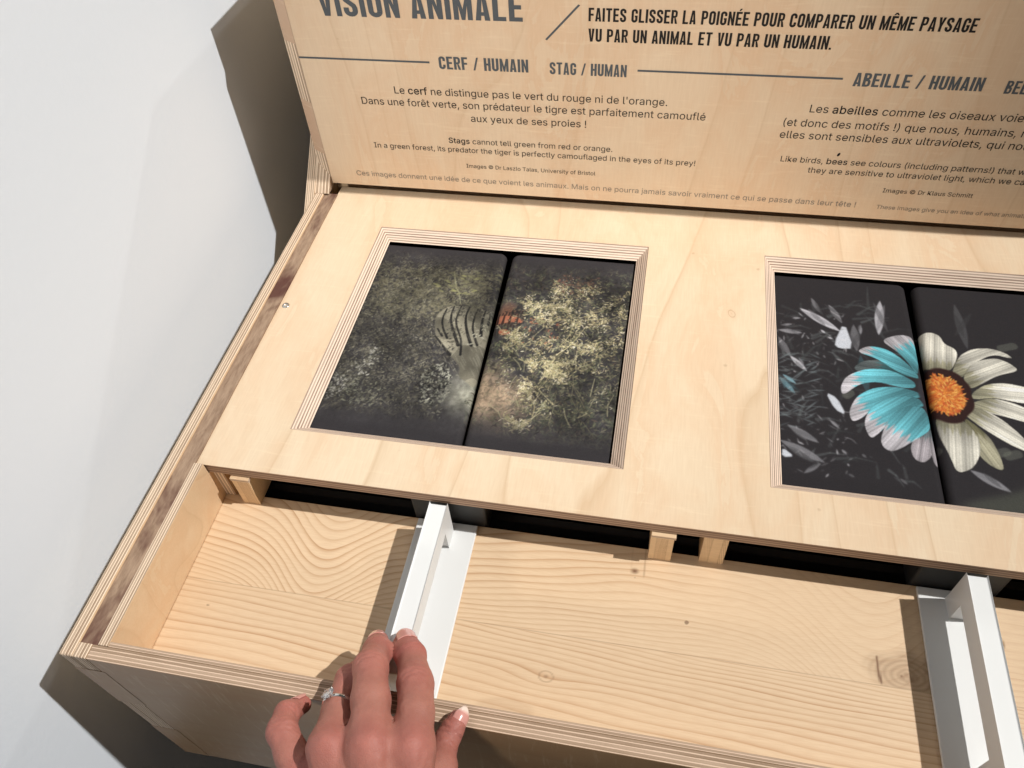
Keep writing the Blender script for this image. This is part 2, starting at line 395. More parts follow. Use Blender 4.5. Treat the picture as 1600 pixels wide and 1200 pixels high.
def G(X, Y, cx, cy, sx, sy): return np.exp(-((X-cx)/sx)**2 - ((Y-cy)/sy)**2)

def tray_fields(X, Y):
    j = -0.432                                   # glue joint between the two boards
    up = Y > j
    # upper board: fine rings near the joint that dip into it beside the knots, wide figure towards the back
    d = Y - j
    dip = 0.155*np.exp(-((X-0.175)/0.135)**2) + 0.17*np.exp(-((X-1.68)/0.17)**2) + 0.05*np.exp(-((X-0.175)/0.5)**2)
    de = d*(1+0.10*np.sin(X*2.6+1)) + dip + 0.008*np.sin(X*3.1+0.6) - 0.018*G(X, Y, 1.061, -0.24, 0.12, 0.035) + 0.0025*np.sin(X*17+d*40)
    f = 26*de + 8.6*(1-np.exp(-de/0.14))
    # lower board: rings slightly askew, spreading towards the front
    e = j - Y
    ee = e - 0.055*(X-0.5) + 0.006*np.sin(X*3.3+0.8) + 0.002*np.sin(X*13+e*50) - 0.016*G(X, Y, 0.862, -0.562, 0.09, 0.03) + 0.018*G(X, Y, 0.05, -0.62, 0.25, 0.07)
    g = 30*ee + 4.8*(1-np.exp(-np.maximum(ee, -0.1)/0.11))
    ring = np.where(up, f + 20.3, g + 50.1)
    st = np.where(up, 0.9 + 0.3*G(X, Y, 0.2, -0.25, 0.5, 0.2), 1.0)
    st = st*np.where(up, 1.0 - 0.42*np.clip((X-0.95)/0.35, 0, 1) - 0.25*np.clip((X-1.0)/0.5, 0, 1)*np.clip((Y+0.36)/0.1, 0, 1), 1.0)
    # knots, resin streak, joint line and marks are darker wood
    def spot_(cx, cy, r, k=1.0): 
        rr = np.hypot((X-cx)/1.25, Y-cy); return k*np.clip(1.15-rr/r, 0, 1)
    kn = np.maximum(spot_(1.061, -0.216, 0.010, 1.0), spot_(0.862, -0.546, 0.006, 0.55))
    rr = np.hypot((X-0.862)/1.3, Y+0.546)
    kn = np.maximum(kn, 0.4*np.exp(-((rr-0.014)/0.002)**2))
    rr = np.hypot((X-1.757)/1.55, Y+0.396)                       # large cut knot at the joint, with a split beside it
    ang = np.arctan2(Y+0.396, X-1.757)
    kn = np.maximum(kn, np.where(up, np.clip((0.072+0.006*np.sin(ang*5)-rr)/0.03, 0, 1)*(0.36+0.10*np.sin(rr*560+np.sin(ang*3))), 0))
    kn = np.maximum(kn, np.where(up, 0.62*np.clip(1.4-np.hypot((X-1.757)/1.5, (Y+0.402))/0.022, 0, 1)*(0.8+0.2*np.sin(X*300)*np.sin(Y*260)), 0))
    kn = np.maximum(kn, 0.8*np.where(up, np.clip(1.3-np.hypot(X-1.742, Y+0.400)/0.006, 0, 1), 0))
    ck = np.exp(-((X-1.688+0.06*(Y+0.39))/0.0026)**2)*np.clip((0.040-np.abs(Y+0.392))/0.012, 0, 1)
    kn = np.maximum(kn, 0.95*np.clip(ck*2, 0, 1))
    kn = np.maximum(kn, 0.42*np.exp(-((Y-j)/0.0012)**2))
    kn = np.maximum(kn, 0.9*np.exp(-((np.hypot(X-1.99, (Y+0.275)/1.6)-0.012)/0.0022)**2)*(X > 1.985))
    for sx in (-0.078, 1.052, 1.087, ):          # saw lines left by the blocks
        kn = np.maximum(kn, 0.42*np.exp(-((X-sx)/0.0011)**2)*np.clip((Y+0.235)/0.012, 0, 1))
    kn = np.maximum(kn, np.where(up, 0.0, 0.045)) + np.where(up & (X > 0.6), 0.03, 0)
    lens = np.hypot((X-0.775-0.3*(Y+0.63))/0.075, (Y+0.640)/0.026)
    kn = np.maximum(kn, 0.17*np.clip((1.15-lens)*3, 0, 1)*(~up))
    return {'ring': ring, 'knot': np.clip(kn, 0, 1), 'strength': st}
tf = grid_mesh('tray_floor', np.linspace(-0.2037, XR, 620), np.linspace(c1+0.0003, -0.143, 330), zf, M_pine, box, tray_fields)
md = tf.modifiers.new('thickness', 'SOLIDIFY'); md.thickness = 0.05*U; md.offset = -1

# laminated blocks between tray floor and panel, two of them with a plywood shim on top
def block(x0, x1, y0, z1, lam, shim):
    def fld(co):
        x, y, z = co[:, 0], co[:, 1], co[:, 2]
        t = (x-x0)/(x1-x0)
        ring = np.where(t < lam[0], 3.3, np.where(t < lam[1], 10 + 17*np.hypot(t*1.3-1.9, (z-zf)*6-0.2)*1.2, 5.4 if lam[2] == 0 else 30 + 30*(z-zf) + 12*t))
        st = np.where((t < lam[0]) & (lam[2] == 0), 0.2, 1.3)
        if lam[2]: 
            ring = np.where(t < lam[0], 4 + 6*((z-zf)*9+t*4), np.where(t < lam[1], 7.3, ring)); st = np.where((t > lam[0]) & (t < lam[1]), 0.1, 1.2)
        kn = 0.25*np.exp(-((t-lam[0])/0.02)**2) + 0.25*np.exp(-((t-lam[1])/0.02)**2)
        return ring, st, kn
    bm = bmesh.new()
    nx, nz = 28, 40
    g = [[bm.verts.new((x0+(x1-x0)*i/nx, y0, zf+(z1-zf)*k/nz)) for i in range(nx+1)] for k in range(nz+1)]
    for k in range(nz):
        for i in range(nx): bm.faces.new((g[k][i], g[k][i+1], g[k+1][i+1], g[k+1][i]))
    yb = y0+0.10
    B = [bm.verts.new(p) for p in ((x0, yb, zf), (x1, yb, zf), (x1, yb, z1), (x0, yb, z1))]
    bm.faces.new((g[0][nx], B[1], B[2], *[g[k][nx] for k in range(nz, 0, -1)]))
    bm.faces.new((B[0], *[g[k][0] for k in range(nz+1)], B[3]))
    bm.faces.new((*[g[nz][i] for i in range(nx+1)], B[2], B[3]))
    bm.faces.new((B[0], B[3], B[2], B[1]))
    me = bpy.data.meshes.new('support_block'); bm.to_mesh(me); bm.free()
    co = np.empty(len(me.vertices)*3, np.float32); me.vertices.foreach_get('co', co); co = co.reshape(-1, 3)
    r, s_, k_ = fld(co)
    for nm, v in (('ring', r), ('strength', s_), ('knot', k_)):
        at = me.attributes.new(nm, 'FLOAT', 'POINT'); at.data.foreach_set('value', np.asarray(v, np.float32))
    co = co*U; co[:, 2] += BASE; me.vertices.foreach_set('co', co.ravel()); me.materials.append(M_block); me.update()
    o = bpy.data.objects.new('support_block', me); C.objects.link(o); o.parent = box; o.matrix_parent_inverse = Matrix.Translation(-box.location)
    if shim:
        mb = MB(); mb.box((x0+0.001, y0-0.004, z1+0.001), (x1+0.004, yb, -T-0.001), ply=2, n=3)
        s = mb.build('shim', [M_side, M_edge], o)
block(-0.136, -0.081, -0.170, -0.050, (0.32, 0.86, 0), True)
block(1.0936, 1.1558, -0.170, -0.050, (0.26, 0.74, 0), True)
block(1.2335, 1.2983, -0.158, -0.039, (0.36, 0.78, 1), False)
mb = MB(); mb.box((-0.2030, -0.150, zf+0.001), (-0.1700, -0.05, -T-0.001), ply=0, n=6)
mb.build('spacer_strip', [M_side, M_edge], box)

# black slide bed below the pictures
mb = MB()
mb.box((-0.169, -0.1425, -0.34), (XR, 1.22, -0.30))
mb.box((-0.169, -0.10, -0.2995), (XR, -0.075, -0.200))
mb.box((-0.169, -0.06, -0.2995), (XR, -0.045, -0.165))
mb.box((-0.169, 1.19, -0.2995), (XR, 1.22, -0.04))
mb.build('slide_bed', M_black, box)

# ------------------------------------------------------------------ the two white slide handles
def handle(px0, px1, bx0, bx1, yb, label):
    o = empty('slide_handle', ((px0+px1)/2, -0.4, zf))
    tag(o, label, 'handle', 'white slide handles in the tray')
    z0 = zf + 0.0015; pt = 0.010
    mb = MB(); mb.box((px0, -0.690, z0), (px1, -0.148, z0+pt)); mb.build('base_plate', M_white, o, bevel=0.0006)
    zb, zt = zf+0.100, zf+0.160; zp = z0+pt+0.0005
    mb = MB()
    yn = yb
    # side view of the bridge-shaped grip, extruded across its width
    pr = [(-0.179, zp), (-0.179, zt), (yn, zt), (yn, zp), (yn+0.05, zp), (yn+0.05, zb), (-0.229, zb), (-0.229, zp)]
    mb.face([(bx0, y, z) for y, z in pr]); mb.face([(bx1, y, z) for y, z in pr[::-1]])
    for i in range(len(pr)):
        (y0, z0_), (y1, z1_) = pr[i], pr[(i+1) % len(pr)]
        mb.face([(bx0, y0, z0_), (bx1, y0, z0_), (bx1, y1, z1_), (bx0, y1, z1_)][::-1])
    mb.build('grip_bar', M_white, o, bevel=0.0009)
    mb = MB(); mb.box((px0-0.014, -0.140, zf-0.03), (px1+0.026, -0.06, -T-0.012)); mb.build('carrier_block', M_grey, o, bevel=0.0015)
handle(0.4165, 0.5975, 0.4800, 0.5310, -0.655, 'white slide handle below the dark forest picture, held by the hand')
handle(1.8060, 1.9870, 1.8730, 1.9225, -0.655, 'white slide handle below the daisy picture, with nobody touching it')

# ------------------------------------------------------------------ the picture panels (printed cloth, two per opening)
PICS = json.loads('''{"fl":{"cy":[[[1.765,0.644],[1.817,0.67],[1.855,0.656],[1.867,0.586],[1.862,0.498],[1.838,0.553],[1.809,0.599]],[[1.681,0.582],[1.718,0.605],[1.774,0.594],[1.824,0.551],[1.862,0.498],[1.851,0.492],[1.799,0.513],[1.742,0.56]],[[1.621,0.427],[1.644,0.468],[1.709,0.501],[1.778,0.506],[1.842,0.476],[1.843,0.453],[1.799,0.449],[1.732,0.461],[1.676,0.444],[1.625,0.399]],[[1.638,0.328],[1.671,0.387],[1.729,0.428],[1.798,0.444],[1.85,0.435],[1.855,0.417],[1.794,0.409],[1.724,0.376],[1.679,0.321],[1.643,0.295]],[[1.679,0.29],[1.715,0.357],[1.78,0.402],[1.841,0.415],[1.86,0.386],[1.816,0.371],[1.765,0.328],[1.719,0.27],[1.687,0.238]],[[1.724,0.236],[1.756,0.31],[1.802,0.365],[1.85,0.38],[1.868,0.347],[1.855,0.298],[1.814,0.258],[1.771,0.218],[1.744,0.199],[1.726,0.207]]],"dim":[[[1.664,0.51],[1.698,0.539],[1.755,0.546],[1.807,0.524],[1.844,0.491],[1.764,0.506],[1.694,0.494]]],"gr":[[[1.804,0.223],[1.826,0.276],[1.855,0.298],[1.86,0.29],[1.851,0.201],[1.825,0.169],[1.805,0.182]],[[1.86,0.29],[1.872,0.309],[1.877,0.242],[1.867,0.159],[1.854,0.181]]],"wh":[[[1.878,0.669],[1.92,0.696],[1.943,0.683],[1.948,0.648],[1.973,0.631],[1.974,0.601],[1.947,0.529],[1.896,0.526],[1.875,0.568]],[[1.95,0.524],[1.988,0.593],[2.035,0.629],[2.091,0.641],[2.13,0.631],[2.147,0.612],[2.088,0.621],[2.017,0.567],[1.979,0.514]],[[1.984,0.505],[2.016,0.557],[2.062,0.588],[2.104,0.601],[2.135,0.588],[2.151,0.566],[2.086,0.538],[2.04,0.503],[1.994,0.469]],[[1.998,0.451],[2.043,0.485],[2.098,0.497],[2.153,0.491],[2.198,0.479],[2.214,0.436],[2.125,0.437],[2.062,0.446],[1.998,0.431]],[[1.992,0.414],[2.047,0.435],[2.109,0.421],[2.178,0.387],[2.188,0.345],[2.099,0.371],[2.038,0.385],[1.989,0.395]],[[1.957,0.378],[2.008,0.394],[2.064,0.353],[2.11,0.3],[2.135,0.246],[2.09,0.264],[2.041,0.299],[1.998,0.335]],[[1.895,0.351],[1.937,0.357],[1.965,0.331],[1.982,0.282],[1.975,0.223],[1.951,0.171],[1.914,0.146],[1.907,0.205],[1.895,0.269]],[[1.957,0.36],[1.995,0.318],[2.019,0.279],[2.034,0.223],[2.039,0.172],[2.009,0.188],[1.985,0.224],[1.979,0.265]]],"center":[[[1.92,0.436],[2.001,0.447],[1.936,0.541]]],"bl":[[[1.52,0.753],[1.637,0.664]],[[1.557,0.808],[1.58,0.743]],[[1.612,0.781],[1.647,0.703]],[[1.777,0.819],[1.758,0.664]],[[1.446,0.645],[1.519,0.64]],[[1.454,0.667],[1.491,0.677]],[[1.479,0.534],[1.526,0.476]],[[1.444,0.441],[1.487,0.38]],[[1.454,0.452],[1.492,0.419]],[[1.44,0.195],[1.557,0.134]],[[1.501,0.089],[1.547,0.128]],[[1.492,0.705],[1.518,0.708]],[[1.683,0.697],[1.684,0.582]],[[1.705,0.7],[1.702,0.657]],[[1.579,0.662],[1.592,0.648]],[[1.599,0.633],[1.613,0.624]],[[1.462,0.255],[1.545,0.202]],[[1.583,0.29],[1.608,0.262]],[[1.609,0.186],[1.621,0.171]],[[2.011,0.832],[2.019,0.637]],[[1.95,0.163],[2.041,0.107]],[[1.445,0.613],[1.479,0.534]],[[1.693,0.563],[1.7,0.41]],[[1.758,0.108],[1.775,0.091]],[[1.663,0.178],[1.674,0.167]],[[1.621,0.103],[1.636,0.095]]],"tri":[[[1.615,0.604],[1.655,0.709],[1.675,0.591],[1.631,0.585]],[[1.577,0.397],[1.61,0.379],[1.632,0.314],[1.6,0.332]],[[1.443,0.171],[1.477,0.142],[1.442,0.136]]],"bok":[[[2.12,0.65],[2.157,0.665]],[[2.059,0.227],[2.085,0.239]],[[2.029,0.231],[2.056,0.243]],[[1.863,0.24],[1.873,0.225]],[[1.638,0.392],[1.649,0.403]]]},"tg":{"body":[[[0.306,0.56],[0.329,0.604],[0.36,0.62],[0.427,0.622],[0.504,0.597],[0.515,0.496],[0.516,0.367],[0.506,0.264],[0.478,0.285],[0.446,0.306],[0.444,0.347],[0.397,0.393],[0.334,0.45]]],"str":[[[0.338,0.602],[0.332,0.563],[0.34,0.518],[0.371,0.466]],[[0.36,0.616],[0.359,0.567],[0.373,0.522],[0.415,0.439]],[[0.385,0.622],[0.38,0.569],[0.384,0.535],[0.422,0.461],[0.432,0.398]],[[0.415,0.621],[0.409,0.573],[0.428,0.507],[0.458,0.444]],[[0.446,0.615],[0.44,0.565],[0.448,0.509],[0.478,0.447]],[[0.473,0.609],[0.471,0.558],[0.481,0.491]],[[0.493,0.601],[0.494,0.549]],[[0.328,0.471],[0.363,0.432],[0.397,0.393]],[[0.328,0.505],[0.351,0.474]]],"ground":[[[0.367,0.195],[0.39,0.288],[0.456,0.277],[0.509,0.215],[0.51,0.177],[0.522,0.059],[0.364,0.09]]],"yel":[[[0.32,0.789],[0.345,0.709],[0.361,0.687]],[[0.324,0.694],[0.402,0.698]],[[0.361,0.687],[0.378,0.634]],[[0.267,0.712],[0.316,0.731]],[[0.359,0.774],[0.396,0.766]]],"or":[[[0.515,0.587],[0.551,0.597],[0.611,0.587],[0.607,0.564],[0.549,0.562],[0.519,0.547]],[[0.687,0.552],[0.713,0.566],[0.734,0.535],[0.709,0.488],[0.682,0.507]],[[0.533,0.52],[0.555,0.535],[0.583,0.516],[0.545,0.5]],[[0.522,0.453],[0.543,0.466],[0.546,0.413],[0.526,0.41]]],"orst":[[[0.523,0.59],[0.524,0.553]],[[0.543,0.597],[0.542,0.556]],[[0.564,0.593],[0.564,0.561]],[[0.59,0.589],[0.587,0.561]],[[0.696,0.559],[0.702,0.493]],[[0.714,0.561],[0.72,0.512]]],"sand":[[[0.517,0.285],[0.549,0.32],[0.648,0.333],[0.687,0.288],[0.677,0.172],[0.657,0.078],[0.543,0.062],[0.522,0.159]]],"br":[[[0.609,0.599],[0.694,0.692],[0.733,0.77]],[[0.518,0.552],[0.589,0.483],[0.716,0.394],[0.763,0.339]],[[0.588,0.667],[0.642,0.65],[0.73,0.673],[0.786,0.752]],[[0.71,0.331],[0.748,0.44],[0.832,0.582],[0.923,0.639]],[[0.713,0.177],[0.728,0.314],[0.757,0.484],[0.759,0.641]],[[0.679,0.788],[0.713,0.73],[0.746,0.675]],[[0.761,0.517],[0.858,0.497],[0.947,0.552]],[[0.63,0.184],[0.651,0.15],[0.683,0.136]],[[0.635,0.404],[0.714,0.404],[0.825,0.45]],[[0.763,0.339],[0.838,0.41],[0.932,0.464]],[[0.649,0.604],[0.718,0.59],[0.84,0.651],[0.93,0.733]]]}}''')
GX, GY = 520, 480                             # print resolution over one opening
def canvas(c): 
    a = np.zeros((GY, GX, 3)); a[:] = np.array(c)/255.0; return a
XS = (np.arange(GX)+0.5)/GX; YS = (np.arange(GY)+0.5)/GY*0.9606
class Art:
    def __init__(s, base, x0): s.a = canvas(base); s.x0 = x0
    def px(s, p): return ((p[0]-s.x0)*GX, p[1]/0.9606*GY)
    def blend(s, x0, x1, y0, y1, m, col):
        s.a[y0:y1, x0:x1] += m[..., None]*(np.array(col)/255.0 - s.a[y0:y1, x0:x1])
    def seg(s, p, q, w, col, al=1.0, w2=None):          # tapered soft stroke, w in print pixels
        (ax, ay), (bx, by) = p, q; w2 = w if w2 is None else w2; mw = max(w, w2)+1.5
        x0 = max(0, int(min(ax, bx)-mw)); x1 = min(GX, int(max(ax, bx)+mw)+2); y0 = max(0, int(min(ay, by)-mw)); y1 = min(GY, int(max(ay, by)+mw)+2)
        if x1 <= x0 or y1 <= y0: return
        X, Y = np.meshgrid(np.arange(x0, x1)+0.5, np.arange(y0, y1)+0.5)
        dx, dy = bx-ax, by-ay; L = dx*dx+dy*dy+1e-9
        t = np.clip(((X-ax)*dx+(Y-ay)*dy)/L, 0, 1); d = np.hypot(X-ax-t*dx, Y-ay-t*dy)
        m = np.clip((w+(w2-w)*t) - d + 0.5, 0, 1)*al
        s.blend(x0, x1, y0, y1, m, col)
    def path(s, pts, w, col, al=1.0, w2=None):
        P = [s.px(p) for p in pts]; n = len(P)-1; w2 = w if w2 is None else w2
        for i in range(n): s.seg(P[i], P[i+1], w+(w2-w)*i/n, col, al, w+(w2-w)*(i+1)/n)
    def leaf(s, p, ang, ln, wd, col, al=1.0):           # small almond-shaped leaf
        ax, ay = p; mw = ln
        x0 = max(0, int(ax-mw)); x1 = min(GX, int(ax+mw)+2); y0 = max(0, int(ay-mw)); y1 = min(GY, int(ay+mw)+2)
        if x1 <= x0 or y1 <= y0: return
        X, Y = np.meshgrid(np.arange(x0, x1)+0.5-ax, np.arange(y0, y1)+0.5-ay)
        u = X*math.cos(ang)+Y*math.sin(ang); v = -X*math.sin(ang)+Y*math.cos(ang)
        m = np.clip((1-(2*u/ln)**2)*wd/2 - np.abs(v) + 0.5, 0, 1)*(np.abs(u) < ln/2+0.5)*al
        s.blend(x0, x1, y0, y1, m, col)
    def mask(s, pts):
        P = np.array([s.px(p) for p in pts]); n = len(P)
        X, Y = np.meshgrid(np.arange(GX)+0.5, np.arange(GY)+0.5); acc = np.zeros((GY, GX))
        for ox, oy in ((-.25, -.25), (.25, -.25), (-.25, .25), (.25, .25)):
            ins = np.zeros((GY, GX), bool)
            for i in range(n):
                (xa, ya), (xb, yb) = P[i], P[(i+1) % n]
                if ya == yb: continue
                c = ((ya > Y+oy) != (yb > Y+oy)) & (X+ox < (xb-xa)*(Y+oy-ya)/(yb-ya)+xa)
                ins ^= c
            acc += ins
        return acc/4
    def soft(s, m, r):
        k = np.exp(-np.linspace(-2, 2, 2*r+1)**2); k /= k.sum()
        m = np.apply_along_axis(lambda q: np.convolve(q, k, 'same'), 0, m)
        return np.apply_along_axis(lambda q: np.convolve(q, k, 'same'), 1, m)
    def fill(s, m, col, al=1.0):
        col = np.array(col)/255.0; s.a += (m*al)[..., None]*(col - s.a)

def smooth_poly(pts, it=2):                             # closed Chaikin curve
    P = [np.array(p, float) for p in pts]
    for _ in range(it):
        Q = []
        for i in range(len(P)):
            a, b = P[i], P[(i+1) % len(P)]; Q += [a*0.78+b*0.22, a*0.22+b*0.78]
        P = Q
    return P

rng = np.random.default_rng(11)
def value_noise(nx, ny, seed):
    r = np.random.default_rng(seed); g = r.random((ny+2, nx+2))
    x = np.linspace(0, nx, GX, endpoint=False); y = np.linspace(0, ny, GY, endpoint=False)
    xi = x.astype(int); yi = y.astype(int); fx = x-xi; fy = y-yi
    fx = fx*fx*(3-2*fx); fy = (fy*fy*(3-2*fy))[:, None]
    a = g[np.ix_(yi, xi)]; b = g[np.ix_(yi, xi+1)]; c = g[np.ix_(yi+1, xi)]; d = g[np.ix_(yi+1, xi+1)]
    return (a*(1-fx)+b*fx)*(1-fy) + (c*(1-fx)+d*fx)*fy

def forest():
    A = Art((57, 55, 57), 0.0); t = PICS['tg']
    XX, YY = np.meshgrid(XS, YS)
    L = (XX < 0.512)
    dens = np.clip(1.25*np.exp(-((YY-0.52)/0.42)**4), 0, 1)
    def put(n, xr, yr, cols, ln, wd, al, cluster=0.0, jit=1.0, ok=None):
        for _ in range(n):
            x, y = rng.uniform(*xr), rng.uniform(*yr)
            if ok is not None and not ok(x, y): continue
            c = np.array(cols[rng.integers(len(cols))], float)*rng.uniform(0.7, 1.15)
            k = rng.integers(1, 5) if cluster else 1
            for _ in range(k):
                A.leaf((x*GX + rng.normal(0, cluster), y/0.9606*GY + rng.normal(0, cluster)), rng.uniform(0, math.pi), ln*rng.uniform(0.6, 1.4), wd*rng.uniform(0.6, 1.3), c, al*rng.uniform(0.5, 1.0))
    # ground
    pn = value_noise(26, 24, 41)
    trk = np.clip(1.25-np.hypot((XX-0.535-0.10*(0.30-YY))/0.135, (YY-0.235)/0.125)+0.35*(pn-0.5), 0, 1)*np.clip((YY-0.07)/0.15, 0, 1)
    g = A.soft(trk, 5)*L; A.fill(g, (172, 172, 146), 0.9)
    n = value_noise(110, 100, 5); A.a *= (0.86+0.28*n)[..., None]
    sd = A.soft(trk, 5); A.fill(sd*~L, (190, 162, 130), 0.9)
    low = np.clip((0.33-YY)/0.12, 0, 1)*np.clip((YY-0.06)/0.12, 0, 1)*(XX > 0.5)*np.clip((0.80-XX)/0.16, 0, 1); A.fill(low*~L, (112, 94, 80), 0.45)
    # back foliage, left half: dull olive; right half: a little greener
    put(3200, (0.02, 0.51), (0.12, 0.88), [(84, 81, 68), (98, 93, 74), (70, 68, 62), (112, 105, 82), (40, 39, 41)], 8, 2.4, 0.8, 5, ok=lambda x, y: rng.random() < 1.1-abs(y-0.55)*1.4 and not (x > 0.36 and y < 0.52))
    put(900, (0.06, 0.46), (0.55, 0.80), [(118, 112, 82), (100, 98, 74), (132, 126, 92)], 9, 3.4, 0.6, 6)
    put(1900, (0.50, 1.0), (0.10, 0.86), [(78, 84, 68), (94, 98, 74), (62, 66, 58), (106, 104, 80), (90, 76, 64), (38, 38, 40)], 9, 2.4, 0.75, 5)
    put(900, (0.03, 0.42), (0.12, 0.56), [(42, 40, 43), (62, 60, 56), (92, 88, 72), (76, 73, 64)], 9, 2.6, 0.75, 4)
    put(1300, (0.04, 0.44), (0.14, 0.86), [(126, 122, 98), (112, 108, 88), (140, 136, 112), (96, 94, 80)], 5, 1.7, 0.75, 6, ok=lambda x, y: rng.random() < 0.9-abs(y-0.52)*1.1)
    # light sprigs lower left
    put(170, (0.03, 0.16), (0.16, 0.40), [(150, 148, 132), (188, 186, 172), (120, 120, 100)], 5.5, 2.6, 0.75, 4, ok=lambda x, y: abs((y-0.14)-(x-0.02)*1.7) < 0.07)
    put(60, (0.10, 0.22), (0.15, 0.27), [(150, 152, 120), (120, 120, 100)], 6, 2.2, 0.7, 6)
    put(150, (0.33, 0.43), (0.18, 0.34), [(172, 172, 150), (140, 142, 120), (30, 30, 32)], 6, 2.6, 0.85, 3, ok=lambda x, y: (x-0.38)**2/0.0025+(y-0.27)**2/0.008 < 1)
    # the animal: olive flank with dark stripes on the left, a stretch of orange on the right
    b = A.soft(A.mask(smooth_poly(t['body'][0])), 2)*L
    A.fill(b, (138, 132, 108), 0.95)
    sh = value_noise(16, 18, 8); A.a *= (1 - b*0.35*(sh > 0.55)*sh)[..., None]
    for k, s_ in enumerate(t['str']): A.path(smooth_line(s_), 1.3, (34, 33, 33), 0.95, 3.2 if k % 2 else 2.2)
    for k in range(34):
        x = rng.uniform(0.36, 0.50); y = rng.uniform(0.33, 0.50); A.path([(x, y), (x+0.02, y-0.03)], 0.8, (160, 158, 136), 0.25)
    put(110, (0.33, 0.42), (0.36, 0.66), [(60, 58, 54), (96, 92, 74), (46, 45, 45), (112, 108, 86)], 7, 2.2, 0.8, 4, ok=lambda x, y: abs(x-(0.37+0.10*max(0, 0.52-y)))<0.035)
    put(160, (0.36, 0.51), (0.58, 0.68), [(84, 82, 68), (60, 58, 56), (118, 114, 86)], 7, 2.2, 0.8, 5)
    put(22, (0.44, 0.51), (0.44, 0.60), [(150, 150, 120), (178, 176, 150), (92, 92, 76)], 7, 2.4, 0.8, 4)
    fl_ = A.soft(np.clip(1.2-np.hypot((XX-0.55)/0.045, (YY-0.60)/0.06), 0, 1), 3)*~L; A.fill(fl_, (140, 84, 60), 0.75)
    for k in range(9): A.path([(0.525+0.011*k, 0.60+0.004*k), (0.522+0.010*k, 0.55), (0.527+0.010*k, 0.50)], 1.4, (48, 34, 32), 0.85, 0.8)
    for o_ in (t['or'][0], t['or'][2]): A.fill(A.soft(A.mask(smooth_poly(o_)), 1)*~L, (168, 96, 68), 0.9)
    for o_ in t['orst'][:4]: A.path(o_, 1.5, (56, 34, 30), 0.95, 2.4)
    # young yellow-green leaves
    for (x, y) in t['yel'][1]+t['yel'][0][2:]+t['yel'][4]+t['yel'][3]:
        for _ in range(3): A.leaf((x*GX+rng.normal(0, 8), y/0.9606*GY+rng.normal(0, 4)), rng.uniform(-0.5, 0.5), 12, 4.0, (156, 156, 84), 0.6)
    A.path(t['yel'][0], 0.9, (150, 150, 104), 0.8); A.path(t['yel'][2], 0.7, (140, 140, 100), 0.8)
    for _ in range(26): A.leaf((rng.uniform(0.30, 0.52)*GX, rng.uniform(0.70, 0.80)/0.9606*GY), rng.uniform(-0.8, 0.8), 15, 6, (116, 114, 76), 0.55)
    # dry branches and pale leaves in front on the right
    def twig(p, q, w, depth=0):
        p = np.array(p); q = np.array(q); n = 7; d = q-p; nn = np.array([-d[1], d[0]])
        c = rng.normal(0, 0.12); P = [p + d*i/n + nn*c*math.sin(math.pi*i/n) + rng.normal(0, 0.004, 2) for i in range(n+1)]
        col = np.array((176, 164, 120))*rng.uniform(0.6, 1.1)
        A.path(P, w, col, 0.85, w*0.5)
        for i in range(1, n+1):
            if depth < 2 and rng.random() < (0.5 if depth == 0 else 0.3):
                a = math.atan2(d[1], d[0]) + rng.choice([-1, 1])*rng.uniform(0.4, 1.1); l = np.hypot(*d)*rng.uniform(0.25, 0.6)
                twig(P[i], P[i]+l*np.array([math.cos(a), math.sin(a)]), w*0.7, depth+1)
            if rng.random() < 0.8:
                x, y = A.px(P[i]); c2 = [(200, 186, 140), (172, 160, 112), (222, 212, 180), (140, 142, 100)][rng.integers(4)]
                for _ in range(rng.integers(1, 3)): A.leaf((x+rng.normal(0, 5), y+rng.normal(0, 5)), rng.uniform(0, math.pi), rng.uniform(4, 8), rng.uniform(1.0, 2.0), c2, rng.uniform(0.5, 1))
    put(700, (0.54, 0.98), (0.14, 0.80), [(112, 110, 82), (132, 126, 92), (92, 98, 74), (70, 76, 62), (148, 138, 104)], 8, 2.0, 0.7, 5, ok=lambda x, y: (x-0.78)**2/0.05+(y-0.48)**2/0.11 < 1)
    put(90, (0.52, 0.62), (0.33, 0.54), [(130, 128, 92), (104, 116, 78), (156, 150, 110), (52, 52, 48)], 7, 2.0, 0.75, 4)
    put(260, (0.72, 0.98), (0.08, 0.35), [(104, 108, 84), (128, 122, 96), (84, 92, 74)], 9, 2.0, 0.6, 4)
    put(80, (0.70, 0.84), (0.72, 0.82), [(140, 92, 72), (120, 82, 66)], 6, 2.2, 0.6, 4)
    put(160, (0.55, 0.95), (0.2, 0.75), [(44, 44, 46), (56, 54, 52)], 11, 4, 0.8, 4)
    for k in range(26):
        x, y = rng.uniform(0.60, 0.74), rng.uniform(0.46, 0.60); A.leaf(A.px((x, y)), rng.uniform(0, 3.1), rng.uniform(5, 10), 3.0, (150, 84, 60), 0.6)
    A.fill(sd*~L, (186, 158, 126), 0.55); A.a *= (1-0.20*(sd*~L)*(value_noise(140, 120, 9)-0.5))[..., None]
    for b_ in t['br']:
        for p, q in zip(b_, b_[1:]): twig(p, q, 0.8)
    put(420, (0.54, 0.97), (0.14, 0.80), [(188, 178, 138), (166, 154, 112), (208, 200, 172), (132, 136, 100)], 4.6, 1.5, 0.85, 6, ok=lambda x, y: (x-0.77)**2/0.05+(y-0.48)**2/0.11 < 1)
    for k in range(40):
        x, y = rng.uniform(0.6, 0.95), rng.uniform(0.12, 0.5); a = rng.uniform(0.6, 2.4); l = rng.uniform(0.03, 0.10)
        A.path([(x, y), (x+l*0.5*math.cos(a)+rng.normal(0, 0.004), y+l*0.5*math.sin(a)), (x+l*math.cos(a), y+l*math.sin(a))], 0.7, np.array((170, 162, 124))*rng.uniform(0.6, 1.1), 0.7)
